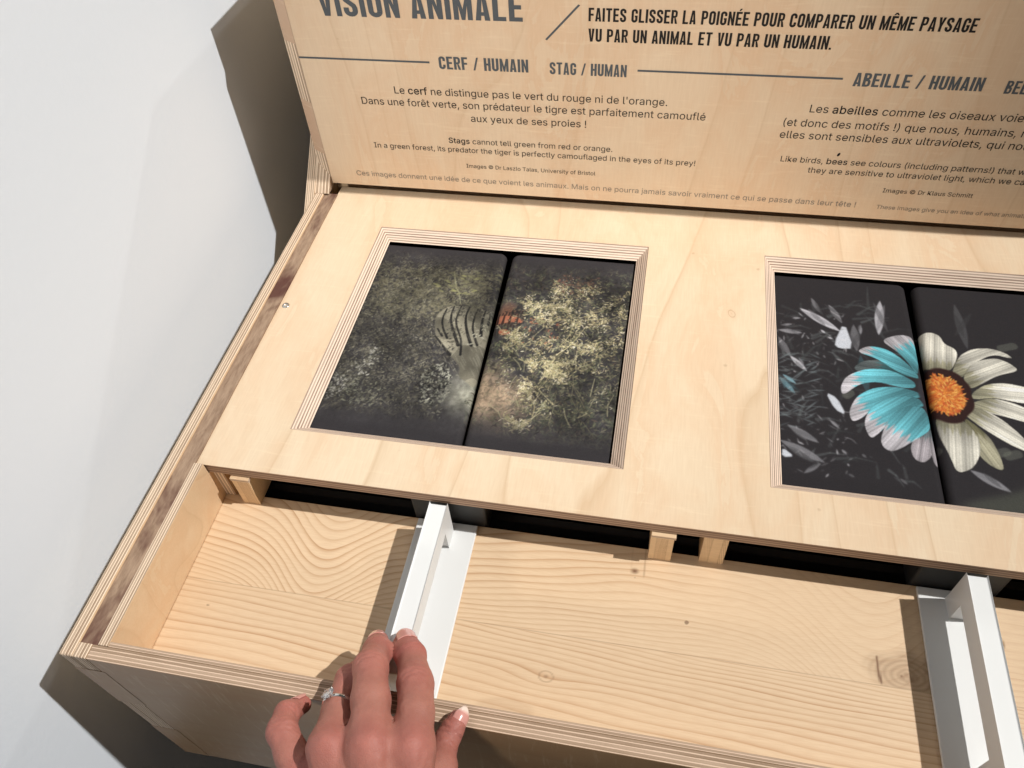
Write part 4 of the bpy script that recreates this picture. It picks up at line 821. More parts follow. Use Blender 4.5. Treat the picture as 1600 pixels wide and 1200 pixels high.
# ---- lettering
GL = json.loads('''{" ":[188,[]],"!":[196,[[67,160,63,509,132,509,128,160],[98,-4,81,-1,66,9,56,24,52,41,56,58,66,73,81,83,98,86,116,83,130,73,140,58,143,41,140,24,130,9,116,-1]]],"'":[206,[[78,318,70,509,136,509,128,318]]],"(":[273,[[89,207,90,244,94,283,101,324,109,364,119,403,132,441,145,477,160,510,177,539,236,539,219,503,204,466,191,428,179,390,169,351,161,313,156,276,152,241,151,207,152,176,155,145,160,115,167,83,177,50,188,16,202,-19,218,-57,236,-96,177,-96,150,-46,128,4,111,55,99,106,92,156]]],")":[273,[[37,-96,56,-56,72,-18,86,18,97,52,106,85,113,116,118,147,121,177,122,207,121,241,117,276,112,313,104,351,94,390,82,428,69,466,54,503,37,539,97,539,113,510,128,477,142,441,154,403,164,364,173,323,179,283,183,244,184,207,182,156,174,104,161,53,144,3,123,-47,97,-96]]],",":[188,[[38,-119,68,71,137,71,84,-119]]],".":[188,[[95,-4,78,-1,63,9,53,24,50,41,53,59,63,73,78,83,95,87,113,83,128,73,138,59,141,41,138,24,128,9,113,-1]]],"B":[456,[[60,0,60,509,241,509,274,507,304,501,329,491,359,469,381,442,394,410,398,374,395,344,387,320,373,301,356,286,336,275,315,267,315,262,339,257,363,245,385,227,402,203,414,173,418,136,413,100,400,67,377,39,344,18,317,8,284,2,247,0],[125,57,245,57,281,60,309,67,330,80,349,105,355,137,352,161,342,184,327,203,306,218,279,228,248,231,125,231],[125,285,238,285,265,288,288,296,308,309,323,326,333,348,336,372,330,403,313,429,283,446,240,452,125,452]]],"C":[510,[[267,-7,225,-3,186,7,150,25,119,49,92,79,70,115,53,157,44,203,40,254,44,305,53,352,70,393,92,429,119,459,150,484,186,501,225,512,267,516,305,513,340,504,373,490,402,471,427,447,448,418,463,385,473,348,408,348,401,373,389,395,375,413,357,428,337,440,315,449,292,454,267,456,237,453,209,445,184,432,161,414,141,391,125,364,113,332,106,295,103,254,106,213,113,177,125,145,141,117,161,94,184,76,210,63,237,56,267,53,292,55,315,60,337,69,357,81,375,96,389,114,401,136,408,160,473,160,463,124,448,91,428,62,402,38,373,19,341,5,305,-4]]],"D":[502,[[219,0,96,0,96,57,215,57,254,60,288,68,318,81,343,99,363,122,379,149,390,181,397,216,399,255,397,294,390,329,379,361,364,388,344,410,320,428,291,441,258,449,221,452,93,452,93,509,225,509,273,505,315,495,353,478,385,455,412,426,433,391,449,351,458,306,462,255,458,205,449,159,433,119,411,83,384,54,351,31,312,14,268,3],[125,509,125,0,60,0,60,509]]],"I":[300,[[31,0,31,57,118,57,118,452,31,452,31,509,269,509,269,452,183,452,183,57,269,57,269,0]]],"K":[467,[[104,145,104,216,122,239,139,261,157,282,174,303,193,324,212,344,364,509,448,509,231,276,228,276],[60,0,60,509,125,509,125,334,124,225,125,193,125,0],[372,0,188,259,228,309,449,0]]],"L":[393,[[60,0,60,509,125,509,125,57,361,57,361,0]]],"M":[628,[[60,0,60,509,152,509,277,187,282,174,287,159,299,123,311,84,322,49,307,49,318,83,330,121,342,158,352,187,476,509,568,509,568,0,504,0,504,291,504,327,505,369,506,413,507,457,513,457,505,433,498,409,482,363,467,322,456,291,342,0,286,0,170,291,159,321,145,361,129,408,112,457,119,457,120,416,121,372,122,328,122,291,122,0]]],"S":[447,[[224,-9,188,-7,156,-1,128,9,102,23,81,40,64,60,51,83,42,109,38,137,104,137,110,110,123,88,142,71,166,59,194,52,224,49,257,52,286,60,311,74,329,92,341,114,346,139,342,161,332,179,316,193,296,205,272,214,245,222,184,239,145,253,112,269,86,289,67,313,56,341,52,372,58,413,75,448,92,468,113,484,138,498,165,508,195,514,227,516,259,514,289,508,316,498,351,476,377,449,394,415,401,378,337,378,326,412,302,437,280,449,254,456,225,459,194,456,167,448,145,435,129,418,118,398,115,376,119,352,131,334,148,319,169,308,191,300,212,293,264,279,287,272,312,264,336,252,359,238,379,220,395,198,405,171,408,139,403,99,386,64,370,43,349,25,323,11,294,0,261,-7]]],"T":[449,[[32,452,32,509,417,509,417,452,257,452,257,0,193,0,193,452]]],"U":[517,[[259,-8,220,-6,186,2,154,15,126,33,103,55,85,80,71,108,63,140,60,173,60,509,124,509,124,178,128,144,141,113,160,87,187,68,220,56,259,52,298,56,331,68,357,87,377,113,389,144,393,178,393,509,457,509,457,173,454,140,446,108,433,80,414,55,391,33,363,15,332,2,297,-6]]],"a":[389,[[160,-9,126,-5,94,5,68,22,48,45,35,73,30,108,34,138,43,161,58,179,78,193,100,203,125,211,152,216,178,220,234,227,252,230,265,235,273,243,276,255,276,257,273,279,267,297,256,311,240,322,220,329,196,331,171,329,149,322,132,313,118,301,107,288,100,274,41,291,57,322,79,346,104,364,133,375,163,382,194,384,215,383,239,379,263,372,286,360,306,343,322,320,333,290,337,251,337,0,277,0,277,52,272,52,264,38,252,25,236,12,215,1,190,-6],[170,45,202,49,228,59,248,74,263,93,272,115,276,138,276,190,259,182,246,179,231,176,216,173,200,171,175,168,154,164,134,159,117,150,103,139,95,124,92,105,94,87,102,72,114,61,130,52,149,47]]],"b":[424,[[229,-8,198,-5,172,4,153,17,138,31,127,46,118,59,112,59,112,0,53,0,53,509,114,509,114,319,118,319,127,331,137,346,152,360,171,373,197,381,229,384,259,382,287,374,313,361,335,342,354,320,370,293,381,261,388,227,390,189,388,151,381,116,370,84,355,57,336,34,313,16,288,3,260,-6],[220,47,253,51,279,66,301,88,316,117,325,151,328,189,325,227,316,261,301,290,280,311,253,325,220,330,188,325,161,312,140,291,125,263,116,229,113,189,116,150,125,115,140,86,162,65,188,51]]],"c":[396,[[207,-8,174,-5,144,3,117,16,93,35,72,58,56,85,44,116,37,150,34,187,37,225,44,260,56,291,72,318,93,341,117,360,144,374,174,382,207,384,234,383,260,377,284,368,305,356,324,341,340,322,353,301,362,277,303,262,298,276,290,289,281,301,270,311,257,319,242,325,226,329,207,330,173,325,145,310,124,287,108,258,99,224,96,187,99,151,108,117,124,89,145,66,173,51,207,46,226,48,243,52,258,58,271,66,282,76,292,89,299,102,304,117,363,102,354,78,341,56,325,37,306,21,285,9,261,-1,235,-6]]],"d":[424,[[195,-8,165,-6,137,3,111,16,89,34,70,57,55,84,43,116,36,151,34,189,36,227,43,261,55,293,70,320,89,342,112,361,137,374,165,382,196,384,228,381,253,373,272,360,287,346,298,331,306,319,311,319,311,509,372,509,372,0,313,0,313,59,307,59,298,46,287,31,272,17,252,4,227,-5],[205,47,236,51,263,65,284,86,299,115,309,150,312,189,309,229,300,263,284,291,263,312,237,325,205,330,172,325,145,311,124,290,108,261,99,227,96,189,99,151,109,117,124,88,145,66,172,51]]],"e":[404,[[212,-8,177,-5,145,3,117,16,92,35,72,58,56,85,44,116,37,150,34,187,36,224,44,258,55,290,71,317,91,340,115,359,142,373,172,382,205,384,236,382,266,374,294,361,319,341,341,315,357,282,365,256,370,227,371,194,371,169,75,169,75,221,338,221,310,202,307,237,298,269,283,294,263,314,237,326,205,330,173,326,146,313,125,294,109,270,99,241,96,211,96,178,100,139,110,106,128,80,151,61,179,50,212,46,234,48,254,53,271,61,285,73,297,88,306,105,365,91,353,63,335,39,311,19,283,4,249,-5]]],"f":[254,[[228,379,228,327,6,327,6,379],[81,0,81,432,84,461,96,486,113,505,135,519,161,527,187,530,207,529,222,527,234,524,243,521,227,468,215,472,206,473,195,474,171,470,154,460,145,443,142,419,142,0]]],"g":[425,[[207,-151,168,-148,134,-140,105,-127,82,-110,64,-91,51,-69,101,-41,110,-53,122,-66,136,-78,154,-88,178,-95,207,-97,249,-92,282,-75,304,-47,311,-6,311,68,306,68,298,56,287,41,272,28,252,16,227,8,195,5,165,7,138,14,113,27,90,43,71,65,55,90,43,120,36,154,34,191,36,229,43,263,55,293,71,320,90,342,112,361,138,374,166,382,196,384,228,382,253,373,273,360,288,346,299,331,308,319,313,319,313,379,372,379,372,-9,370,-40,363,-67,350,-90,324,-117,291,-136,265,-144,237,-149],[205,59,237,63,264,75,285,95,300,121,309,154,312,193,309,231,300,264,285,291,264,312,237,325,205,330,172,325,145,312,124,290,109,262,99,229,96,193,99,155,109,123,124,96,145,76,172,63]]],"h":[410,[[114,227,114,0,53,0,53,509,114,509,114,287,102,287,116,319,132,344,152,362,187,379,227,384,264,380,295,369,321,349,341,321,350,298,355,271,357,240,357,0,296,0,296,235,290,275,273,304,246,323,210,329,184,326,161,317,141,303,126,283,117,257]]],"i":[167,[[53,0,53,379,114,379,114,0],[84,443,67,446,54,455,44,468,41,483,44,499,54,512,67,521,84,524,100,521,114,512,123,499,126,483,123,468,114,455,100,446]]],"j":[167,[[53,379,114,379,114,-30,111,-63,102,-90,86,-113,65,-129,37,-139,4,-143,-10,-143,-10,-87,2,-87,25,-83,40,-72,50,-54,53,-29],[83,443,67,446,53,455,44,468,41,483,44,499,53,512,67,521,83,524,100,521,114,512,123,499,126,483,123,468,114,455,100,446]]],"k":[381,[[110,137,110,212,121,212,284,379,360,379,184,199,177,199],[53,0,53,509,114,509,114,0],[294,0,148,186,191,229,372,0]]],"l":[189,[[139,-2,101,3,74,20,58,47,53,84,53,509,114,509,114,99,115,77,120,62,130,54,146,52,160,53,170,54,181,3,162,-1,151,-2]]],"m":[610,[[53,0,53,379,112,379,112,295,108,295,118,323,132,346,151,363,172,376,195,384,219,386,257,380,287,361,309,331,321,295,312,295,322,321,337,343,357,361,381,375,407,383,437,386,468,383,497,372,522,354,541,328,553,296,557,255,557,0,496,0,496,254,490,289,473,313,447,326,419,330,395,328,374,320,358,307,345,290,338,270,335,247,335,0,274,0,274,260,269,288,253,311,229,326,199,330,178,328,158,320,140,307,126,289,117,266,114,238,114,0]]],"n":[410,[[114,227,114,0,53,0,53,379,112,379,112,287,102,287,116,319,132,344,152,362,187,379,227,384,264,380,295,369,321,349,341,321,350,298,355,271,357,240,357,0,296,0,296,235,290,275,273,304,246,323,210,329,184,326,161,317,141,303,126,283,117,257]]],"o":[415,[[207,-8,174,-5,144,3,117,16,93,35,72,58,56,85,44,116,37,150,34,187,37,225,44,260,56,291,72,318,93,341,117,360,144,374,174,382,207,384,241,382,271,374,299,360,323,341,343,318,359,291,371,260,379,225,381,187,379,150,371,116,359,85,343,58,323,35,299,16,271,3,241,-5],[207,46,242,51,270,66,292,89,307,117,316,151,319,187,316,224,307,258,292,287,270,310,242,325,207,330,173,325,145,310,124,287,108,258,99,224,96,187,99,151,108,117,124,89,145,66,173,51]]],"p":[424,[[53,-143,53,379,112,379,112,319,118,319,126,331,137,346,152,360,171,373,197,381,229,384,259,382,287,374,313,361,335,342,354,320,370,293,381,261,388,227,390,189,388,151,381,116,370,84,355,57,336,34,313,16,288,3,260,-6,229,-8,198,-5,173,4,153,17,138,31,127,46,118,59,114,59,114,-143],[220,47,253,51,279,66,301,88,316,117,325,151,328,189,325,227,316,261,301,290,280,311,253,325,220,330,188,325,161,312,140,291,125,263,116,229,113,189,116,150,125,115,140,86,162,65,188,51]]],"q":[424,[[372,-143,311,-143,311,59,306,59,298,46,287,31,272,17,252,4,227,-5,195,-8,165,-6,137,3,111,16,89,34,70,57,55,84,43,116,36,151,34,189,36,227,43,261,55,293,70,320,89,342,112,361,137,374,165,382,196,384,228,381,253,373,272,360,287,346,298,331,307,319,313,319,313,379,372,379],[205,47,236,51,263,65,284,86,299,115,309,150,312,189,309,229,300,263,284,291,263,312,237,325,205,330,172,325,145,311,124,290,108,261,99,227,96,189,99,151,109,117,124,88,145,66,172,51]]],"r":[259,[[53,0,53,379,112,379,112,321,115,321,130,347,152,367,181,380,213,385,229,384,243,384,243,322,230,324,219,325,207,326,182,323,159,315,140,301,126,284,117,262,114,237,114,0]]],"s":[365,[[182,-8,145,-5,112,3,84,18,62,38,45,63,36,94,94,107,105,79,124,60,150,49,181,45,217,50,244,62,262,81,268,103,265,121,254,136,237,147,212,155,149,170,118,180,92,192,72,208,53,237,47,274,51,305,65,332,87,354,115,370,149,381,187,384,223,381,254,372,279,358,299,339,314,316,324,290,268,277,258,298,243,316,219,328,187,333,156,329,131,317,114,299,109,277,112,258,124,243,144,232,172,223,229,209,261,200,287,187,306,171,325,142,331,107,326,75,312,47,290,24,260,6,223,-5]]],"t":[227,[[204,379,204,327,6,327,6,379],[65,471,126,471,126,98,128,76,136,61,150,53,170,50,185,51,202,54,213,2,203,-1,192,-3,180,-4,168,-4,138,-1,113,7,92,21,72,52,65,93]]],"u":[410,[[182,-5,146,-1,115,11,89,31,69,59,60,82,54,109,53,139,53,379,114,379,114,144,119,105,137,75,164,56,200,50,226,53,249,62,268,77,283,97,293,122,296,153,296,379,357,379,357,0,298,0,298,92,307,92,294,60,277,35,257,17,222,0]]],"v":[389,[[163,0,17,379,84,379,165,155,177,121,187,87,196,53,206,21,184,21,194,53,203,87,213,121,224,155,305,379,371,379,226,0]]],"w":[567,[[138,0,23,379,87,379,133,214,143,177,154,137,161,107,168,75,175,41,165,41,172,74,179,105,186,135,192,163,199,189,206,214,252,379,316,379,362,214,368,189,375,163,382,136,388,106,395,75,402,41,391,41,399,75,406,106,413,135,420,163,427,189,434,214,480,379,545,379,429,0,368,0,319,172,305,225,297,252,291,280,277,338,291,338,277,280,263,225,255,198,248,172,199,0]]],"x":[379,[[21,0,171,218,171,171,29,379,100,379,147,306,164,279,179,253,193,229,207,206,175,206,190,229,202,253,216,279,233,306,282,379,352,379,209,169,209,214,358,0,287,0,231,85,214,112,200,136,187,159,173,182,205,182,191,159,178,136,165,112,148,85,91,0]]],"y":[389,[[47,-139,61,-86,71,-87,88,-90,104,-89,118,-84,130,-74,141,-58,151,-36,163,-1,17,379,84,379,165,155,177,121,187,87,196,53,206,21,184,21,193,53,202,87,212,121,224,155,305,379,371,379,204,-58,191,-85,177,-107,159,-124,139,-136,117,-143,91,-145,77,-145,65,-143]]],"z":[380,[[42,0,42,46,254,320,254,323,48,323,48,379,333,379,333,331,126,60,126,56,339,56,339,0]]],"©":[637,[[173,254,178,293,193,328,216,358,247,382,282,397,321,402,355,398,386,386,414,368,436,345,452,317,460,286,400,286,391,309,372,328,348,340,321,344,297,341,276,332,257,318,243,299,234,278,231,254,234,230,243,209,257,191,276,177,297,168,321,165,347,169,370,181,386,199,395,223,455,223,447,191,432,163,411,140,385,122,355,110,321,107,282,112,247,126,216,150,193,180,178,215],[318,-8,283,-6,249,1,216,12,186,28,158,47,133,69,110,94,92,122,76,153,65,185,58,219,56,254,58,290,65,324,76,356,92,386,110,414,133,440,158,462,186,481,216,496,249,508,283,514,318,517,354,514,388,508,420,496,450,481,478,462,504,440,526,414,545,386,560,356,571,324,578,290,580,254,578,219,571,185,560,153,545,122,526,94,504,69,478,47,450,28,420,12,388,1,354,-6],[318,51,346,53,372,58,397,67,432,86,462,111,487,141,506,176,514,201,520,227,521,254,520,282,514,308,506,333,487,368,462,398,432,423,397,442,372,451,346,456,318,457,291,456,265,451,240,442,205,423,175,398,150,368,131,333,122,308,117,282,115,254,117,227,122,201,131,176,150,141,175,111,205,86,240,67,265,58,291,53]]],"é":[404,[[212,-8,177,-5,145,3,117,16,92,35,72,58,56,85,44,116,37,150,34,187,36,224,44,258,55,290,71,317,91,340,115,359,142,373,172,382,205,384,236,382,266,374,294,361,319,341,341,315,357,282,365,256,370,227,371,194,371,169,75,169,75,221,338,221,310,202,307,237,298,269,283,294,263,314,237,326,205,330,173,326,146,313,125,294,109,270,99,241,96,211,96,178,100,139,110,106,128,80,151,61,179,50,212,46,234,48,254,53,271,61,285,73,297,88,306,105,365,91,353,63,335,39,311,19,283,4,249,-5],[177,429,225,529,293,529,227,429]]],"ê":[404,[[212,-8,177,-5,145,3,117,16,92,35,72,58,56,85,44,116,37,150,34,187,36,224,44,258,55,290,71,317,91,340,115,359,142,373,172,382,205,384,236,382,266,374,294,361,319,341,341,315,357,282,365,256,370,227,371,194,371,169,75,169,75,221,338,221,310,202,307,237,298,269,283,294,263,314,237,326,205,330,173,326,146,313,125,294,109,270,99,241,96,211,96,178,100,139,110,106,128,80,151,61,179,50,212,46,234,48,254,53,271,61,285,73,297,88,306,105,365,91,353,63,335,39,311,19,283,4,249,-5],[155,435,95,435,95,438,175,529,233,529,313,438,313,435,252,435,204,495]]]}''')
def text_mesh(name, runs, x0, x1, z, mat, rise=0.0011, center=False):
    """body text: runs of (string, bold); set from x0 to x1 on the baseline z"""
    wtot = sum(GL[c][0] for s, b in runs for c in s)
    k = (x1-x0)/(wtot-60)
    verts = []; faces = []; lift = []
    area = lambda c: sum(c[2*i]*c[(2*i+3) % len(c)]-c[(2*i+2) % len(c)]*c[2*i+1] for i in range(len(c)//2))
    for layer in (0, 1):                       # overlapping outlines of a glyph go to a second, slightly higher sheet
        pen = 0.0
        for s, bold in runs:
            cu = bpy.data.curves.new('t', 'CURVE'); cu.dimensions = '2D'; cu.fill_mode = 'BOTH'
            for ch in s:
                adv, cs = GL[ch]
                if cs:
                    big = max(cs, key=lambda c: abs(area(c))); sg = area(big) > 0
                    for ct in cs:
                        extra = (area(ct) > 0) == sg and ct is not big
                        if extra != bool(layer): continue
                        n = len(ct)//2; spn = cu.splines.new('POLY'); spn.points.add(n-1)
                        for i in range(n): spn.points[i].co = ((pen+ct[2*i])/1000.0, ct[2*i+1]/1000.0, 0, 1)
                        spn.use_cyclic_u = True
                pen += adv + (14 if bold else 0)
            cu.offset = 0.009 if bold else 0.0
            ob = bpy.data.objects.new('t', cu); me = ob.to_mesh()
            o0 = len(verts)
            if me:
                verts += [tuple(v.co) for v in me.vertices]; lift += [layer*0.0004]*len(me.vertices)
                faces += [[o0+i for i in p.vertices] for p in me.polygons]
            ob.to_mesh_clear(); bpy.data.objects.remove(ob); bpy.data.curves.remove(cu)
    mb = MB(); mb.v = [sp(x0+v[0]*1000*k, z+v[1]*1000*k, rise+h) for v, h in zip(verts, lift)]; mb.f = faces; mb.m = [0]*len(faces); mb.uv = [(0, 0)]*sum(len(q) for q in faces)
    return mb.build(name, mat, sign)

# condensed capitals drawn as bands of constant weight
def band(path, s, closed=False):
    P = [Vector(p) for p in path]; n = len(P); L = []; R = []
    for i in range(n):
        a = P[i-1] if (i > 0 or closed) else None; b = P[(i+1) % n] if (i < n-1 or closed) else None
        d1 = (P[i]-a).normalized() if a is not None else None; d2 = (b-P[i]).normalized() if b is not None else None
        if d1 is None: d1 = d2
        if d2 is None: d2 = d1
        t = (d1+d2).normalized(); nn = Vector((-t.y, t.x)); sc_ = (s/2)/max(0.5, nn.dot(Vector((-d1.y, d1.x))))
        L.append(P[i]+nn*sc_); R.append(P[i]-nn*sc_)
    out = []
    for i in range(n if closed else n-1):
        j = (i+1) % n; out.append([tuple(R[i]), tuple(R[j]), tuple(L[j]), tuple(L[i])])
    return out
def arc(cx, cy, r, a0, a1, n=8, ry=None):
    ry = r if ry is None else ry
    return [(cx+r*math.cos(math.radians(a0+(a1-a0)*i/n)), cy+ry*math.sin(math.radians(a0+(a1-a0)*i/n))) for i in range(n+1)]
def rect(a, b, c, d): return [(a, b), (c, b), (c, d), (a, d)]
def cap(ch):
    w = 0.44; s = 0.165; h = s/2; r = w/2-h; m = w/2; B = 0.15
    if ch == ' ': return [], 0.20
    if ch == 'I': return [rect(0, 0, s, 1)], s
    if ch == 'L': return [rect(0, 0, s, 1), rect(s, 0, w*0.9, B)], w*0.9
    if ch in 'EÉÊ':
        p = [rect(0, 0, s, 1), rect(s, 0, w*0.92, B), rect(s, 1-B, w*0.92, 1), rect(s, 0.43, w*0.84, 0.43+B)]
        if ch == 'É': p.append([(0.16, 1.06), (0.26, 1.06), (0.38, 1.22), (0.23, 1.22)])
        if ch == 'Ê': p += [[(0.05, 1.06), (0.17, 1.06), (0.23, 1.14), (0.23, 1.23), (0.17, 1.23)], [(0.2301, 1.14), (0.29, 1.06), (0.41, 1.06), (0.29, 1.23), (0.2301, 1.23)]]
        return p, w*0.92
    if ch == 'F': return [rect(0, 0, s, 1), rect(s, 1-B, w*0.9, 1), rect(s, 0.42, w*0.83, 0.42+B)], w*0.9
    if ch == 'H': return [rect(0, 0, s, 1), rect(w-s, 0, w, 1), rect(s, 0.43, w-s, 0.43+B)], w
    if ch == 'T': return [rect(0, 1-B, w*0.98, 1), rect(w*0.49-h, 0, w*0.49+h, 1-B)], w*0.98
    if ch == 'N': return [rect(0, 0, s*0.92, 1), rect(w-s*0.92, 0, w, 1), [(s*0.92, 1), (s*0.92, 0.55), (w-s*0.92, 0), (w-s*0.92, 0.45)]], w
    if ch == 'M':
        W_ = 0.57; c = W_/2; g = s*0.92
        return [rect(0, 0, g, 1), rect(W_-g, 0, W_, 1), [(g, 1), (g, 0.52), (c-0.055, 0), (c, 0), (c, 0.38)], [(c, 0.38), (c, 0), (c+0.055, 0), (W_-g, 0.52), (W_-g, 1)]], W_
    if ch == 'V': return [[(0, 1), (m-0.09, 0), (m, 0), (m, 0.24), (s*1.02, 1)], [(w, 1), (w-s*1.02, 1), (m, 0.24), (m, 0), (m+0.09, 0)]], w
    if ch == 'A':
        xi = lambda y: s*0.98+(m-s*0.98)*y/0.76
        return [[(0, 0), (s*0.98, 0), (m, 0.76), (m, 1), (m-0.095, 1)], [(w, 0), (m+0.095, 1), (m, 1), (m, 0.76), (w-s*0.98, 0)],
                [(xi(0.17)+0.0005, 0.17), (w-xi(0.17)-0.0005, 0.17), (w-xi(0.30)-0.0005, 0.30), (xi(0.30)+0.0005, 0.30)]], w
    if ch == 'Y': return [[(0, 1), (m-h, 0.40), (m, 0.40), (m, 0.62), (s*1.02, 1)], [(w, 1), (w-s*1.02, 1), (m, 0.62), (m, 0.40), (m+h, 0.40)], rect(m-h, 0, m+h, 0.40)], w
    if ch == 'O': return band(arc(m, 1-h-r, r, 0, 180) + arc(m, h+r, r, 180, 360), s, True), w
    if ch == 'U': return band([(h, 1), (h, h+r)] + arc(m, h+r, r, 180, 360)[1:] + [(w-h, 1)], s), w
    if ch == 'C': return band([(w-h, 0.64)] + arc(m, 1-h-r, r, 0, 180) + arc(m, h+r, r, 180, 360) + [(w-h, 0.36)], s), w
    if ch == 'G': return band([(w-h, 0.66)] + arc(m, 1-h-r, r, 0, 180) + arc(m, h+r, r, 180, 360) + [(w-h, 0.52)], s) + [rect(m+0.015, 0.39, w-s-0.0005, 0.52)], w
    if ch == 'S':
        up = [(w-h, 0.67)] + arc(m, 1-h-r, r, 0, 180); dn = arc(m, h+r, r, 0, -180) + [(h, 0.33)]
        return band(up + [(h, 0.68), (h+0.03, 0.60), (w-h-0.03, 0.40), (w-h, 0.32)] + dn, s), w
    if ch in 'PR':
        R_ = 0.135 if ch == 'P' else 0.125; b = 0.40 if ch == 'P' else 0.43
        bowl = band([(s, 1-B/2)] + arc(w-h-R_, 1-B/2-R_, R_, 90, 0, 5) + arc(w-h-R_, b+B/2+R_, R_, 0, -90, 5) + [(s, b+B/2)], B)
        p = [rect(0, 0, s, 1)] + bowl
        if ch == 'R': p.append([(0.22, b-0.001), (0.33, b-0.001), (0.395, 0.22), (0.45, 0), (0.285, 0), (0.245, 0.24)])
        return p, w
    if ch == 'B':
        R_ = 0.115; y1 = 0.505
        return [rect(0, 0, s, 1)] + band([(s, 1-B/2)] + arc(w-0.01-h-R_, 1-B/2-R_, R_, 90, 0, 5) + arc(w-0.01-h-R_, y1+B/2+R_+0.004, R_, 0, -90, 5) + [(s, y1+B/2+0.004)], B) + \
               band([(s, y1-B/2+0.04)] + arc(w-h-R_, y1-B/2+0.04-R_, R_, 90, 0, 5) + arc(w-h-R_, B/2+R_, R_, 0, -90, 5) + [(s, B/2)], B), w
    if ch == '/': return [[(0, 0), (0.12, 0), (0.36, 1), (0.24, 1)]], 0.36
    if ch == '.': return [rect(0, 0, 0.15, 0.15)], 0.15
    raise KeyError(ch)
def heading(name, s, x0, x1, z, capz, mat):
    gap = 0.085; pen = 0.0; items = []
    for ch in s:
        p, w = cap(ch); items.append((pen, p)); pen += w+gap
    k = (x1-x0)/(pen-gap)
    mb = MB(); i = 0
    for off, ps in items:
        for q in ps:
            i += 1
            mb.face([sp(x0+(off+a)*k, z+b*capz, 0.0010+0.00004*(i % 9)) for a, b in q], 0)
    return mb.build(name, mat, sign)
heading('title_lettering', 'VISION ANIMALE', -0.139, 0.5377, 0.6925, 0.0885, M_inkg)
heading('headline_lettering', 'FAITES GLISSER LA POIGNÉE POUR COMPARER UN MÊME PAYSAGE', 0.7454, 1.863, 0.7005, 0.0415, M_ink)
heading('headline_lettering', 'VU PAR UN ANIMAL ET VU PAR UN HUMAIN.', 0.7458, 1.4806, 0.6362, 0.0415, M_ink)
heading('subheading_lettering', 'CERF / HUMAIN', 0.2434, 0.5487, 0.5240, 0.0445, M_inkg)
heading('subheading_lettering', 'STAG / HUMAN', 0.6204, 0.8724, 0.5218, 0.0415, M_inkg)
heading('subheading_lettering', 'ABEILLE / HUMAIN', 1.5720, 1.9446, 0.5232, 0.0440, M_inkg)
heading('subheading_lettering', 'BEE / HUMAN', 2.0074, 2.2330, 0.5190, 0.0415, M_inkg)
for a, b, z in ((-0.2582, 0.2108, 0.5458), (0.907, 1.5388, 0.5458)):
    mb = MB(); mb.face([sp(a, z-0.0033, 0.001), sp(b, z-0.0033, 0.001), sp(b, z+0.0033, 0.001), sp(a, z+0.0033, 0.001)])
    mb.build('rule_lettering', M_inkg, sign)
mb = MB(); mb.face([sp(0.6075, 0.6385, 0.001), sp(0.6135, 0.6355, 0.001), sp(0.7195, 0.7485, 0.001), sp(0.7130, 0.7510, 0.001)]); mb.build('slash_lettering', M_inkg, sign)
B_ = M_ink
for runs, x0, x1, z, mt in (
    ([('Le ', 0), ('cerf', 1), (" ne distingue pas le vert du rouge ni de l'orange.", 0)], 0.0649, 1.0085, 0.4268, B_),
    ([('Dans une forêt verte, son prédateur le tigre est parfaitement camouflé', 0)], -0.0646, 1.1403, 0.3808, B_),
    ([('aux yeux de ses proies !', 0)], 0.3331, 0.7437, 0.3315, B_),
    ([('Stags', 1), (' cannot tell green from red or orange.', 0)], 0.2412, 0.8346, 0.2412, B_),
    ([('In a green forest, its predator the tiger is perfectly camouflaged in the eyes of its prey!', 0)], -0.051, 1.129, 0.2040, B_),
    ([('Images © Dr Laszlo Talas, University of Bristol', 0)], 0.2975, 0.7791, 0.1397, B_),
    ([('Ces images donnent une idée de ce que voient les animaux. Mais on ne pourra jamais savoir vraiment ce qui se passe dans leur tête !', 0)], -0.1486, 1.6966, 0.0748, M_inkl),
    ([('These images give you an idea of what animals', 0)], 1.7659, 2.2480, 0.0747, M_inkl),
    ([('Les ', 0), ('abeilles', 1), (' comme les oiseaux voient', 0)], 1.4616, 2.1250, 0.4282, B_),
    ([('(et donc des motifs !) que nous, humains, ne', 0)], 1.3882, 2.1500, 0.3768, B_),
    ([('elles sont sensibles aux ultraviolets, qui nous', 0)], 1.3881, 2.1720, 0.3318, B_),
    ([('Like birds, ', 0), ('bees', 1), (' see colours (including patterns!) that we', 0)], 1.4083, 2.1920, 0.2420, B_),
    ([('they are sensitive to ultraviolet light, which we can', 0)], 1.5072, 2.2080, 0.2040, B_),
    ([('Images © Dr Klaus Schmitt', 0)], 1.7677, 2.0535, 0.1430, B_)):
    text_mesh('text_lettering', runs, x0, x1, z, mt)
mb = MB(); mb.face([sp(1.592+0.0045*math.cos(a)+0.002*math.sin(a), 0.280+0.007*math.sin(a), 0.0009) for a in [i*0.63 for i in range(10)]]); mb.build('dark_fleck', M_ink, sign)

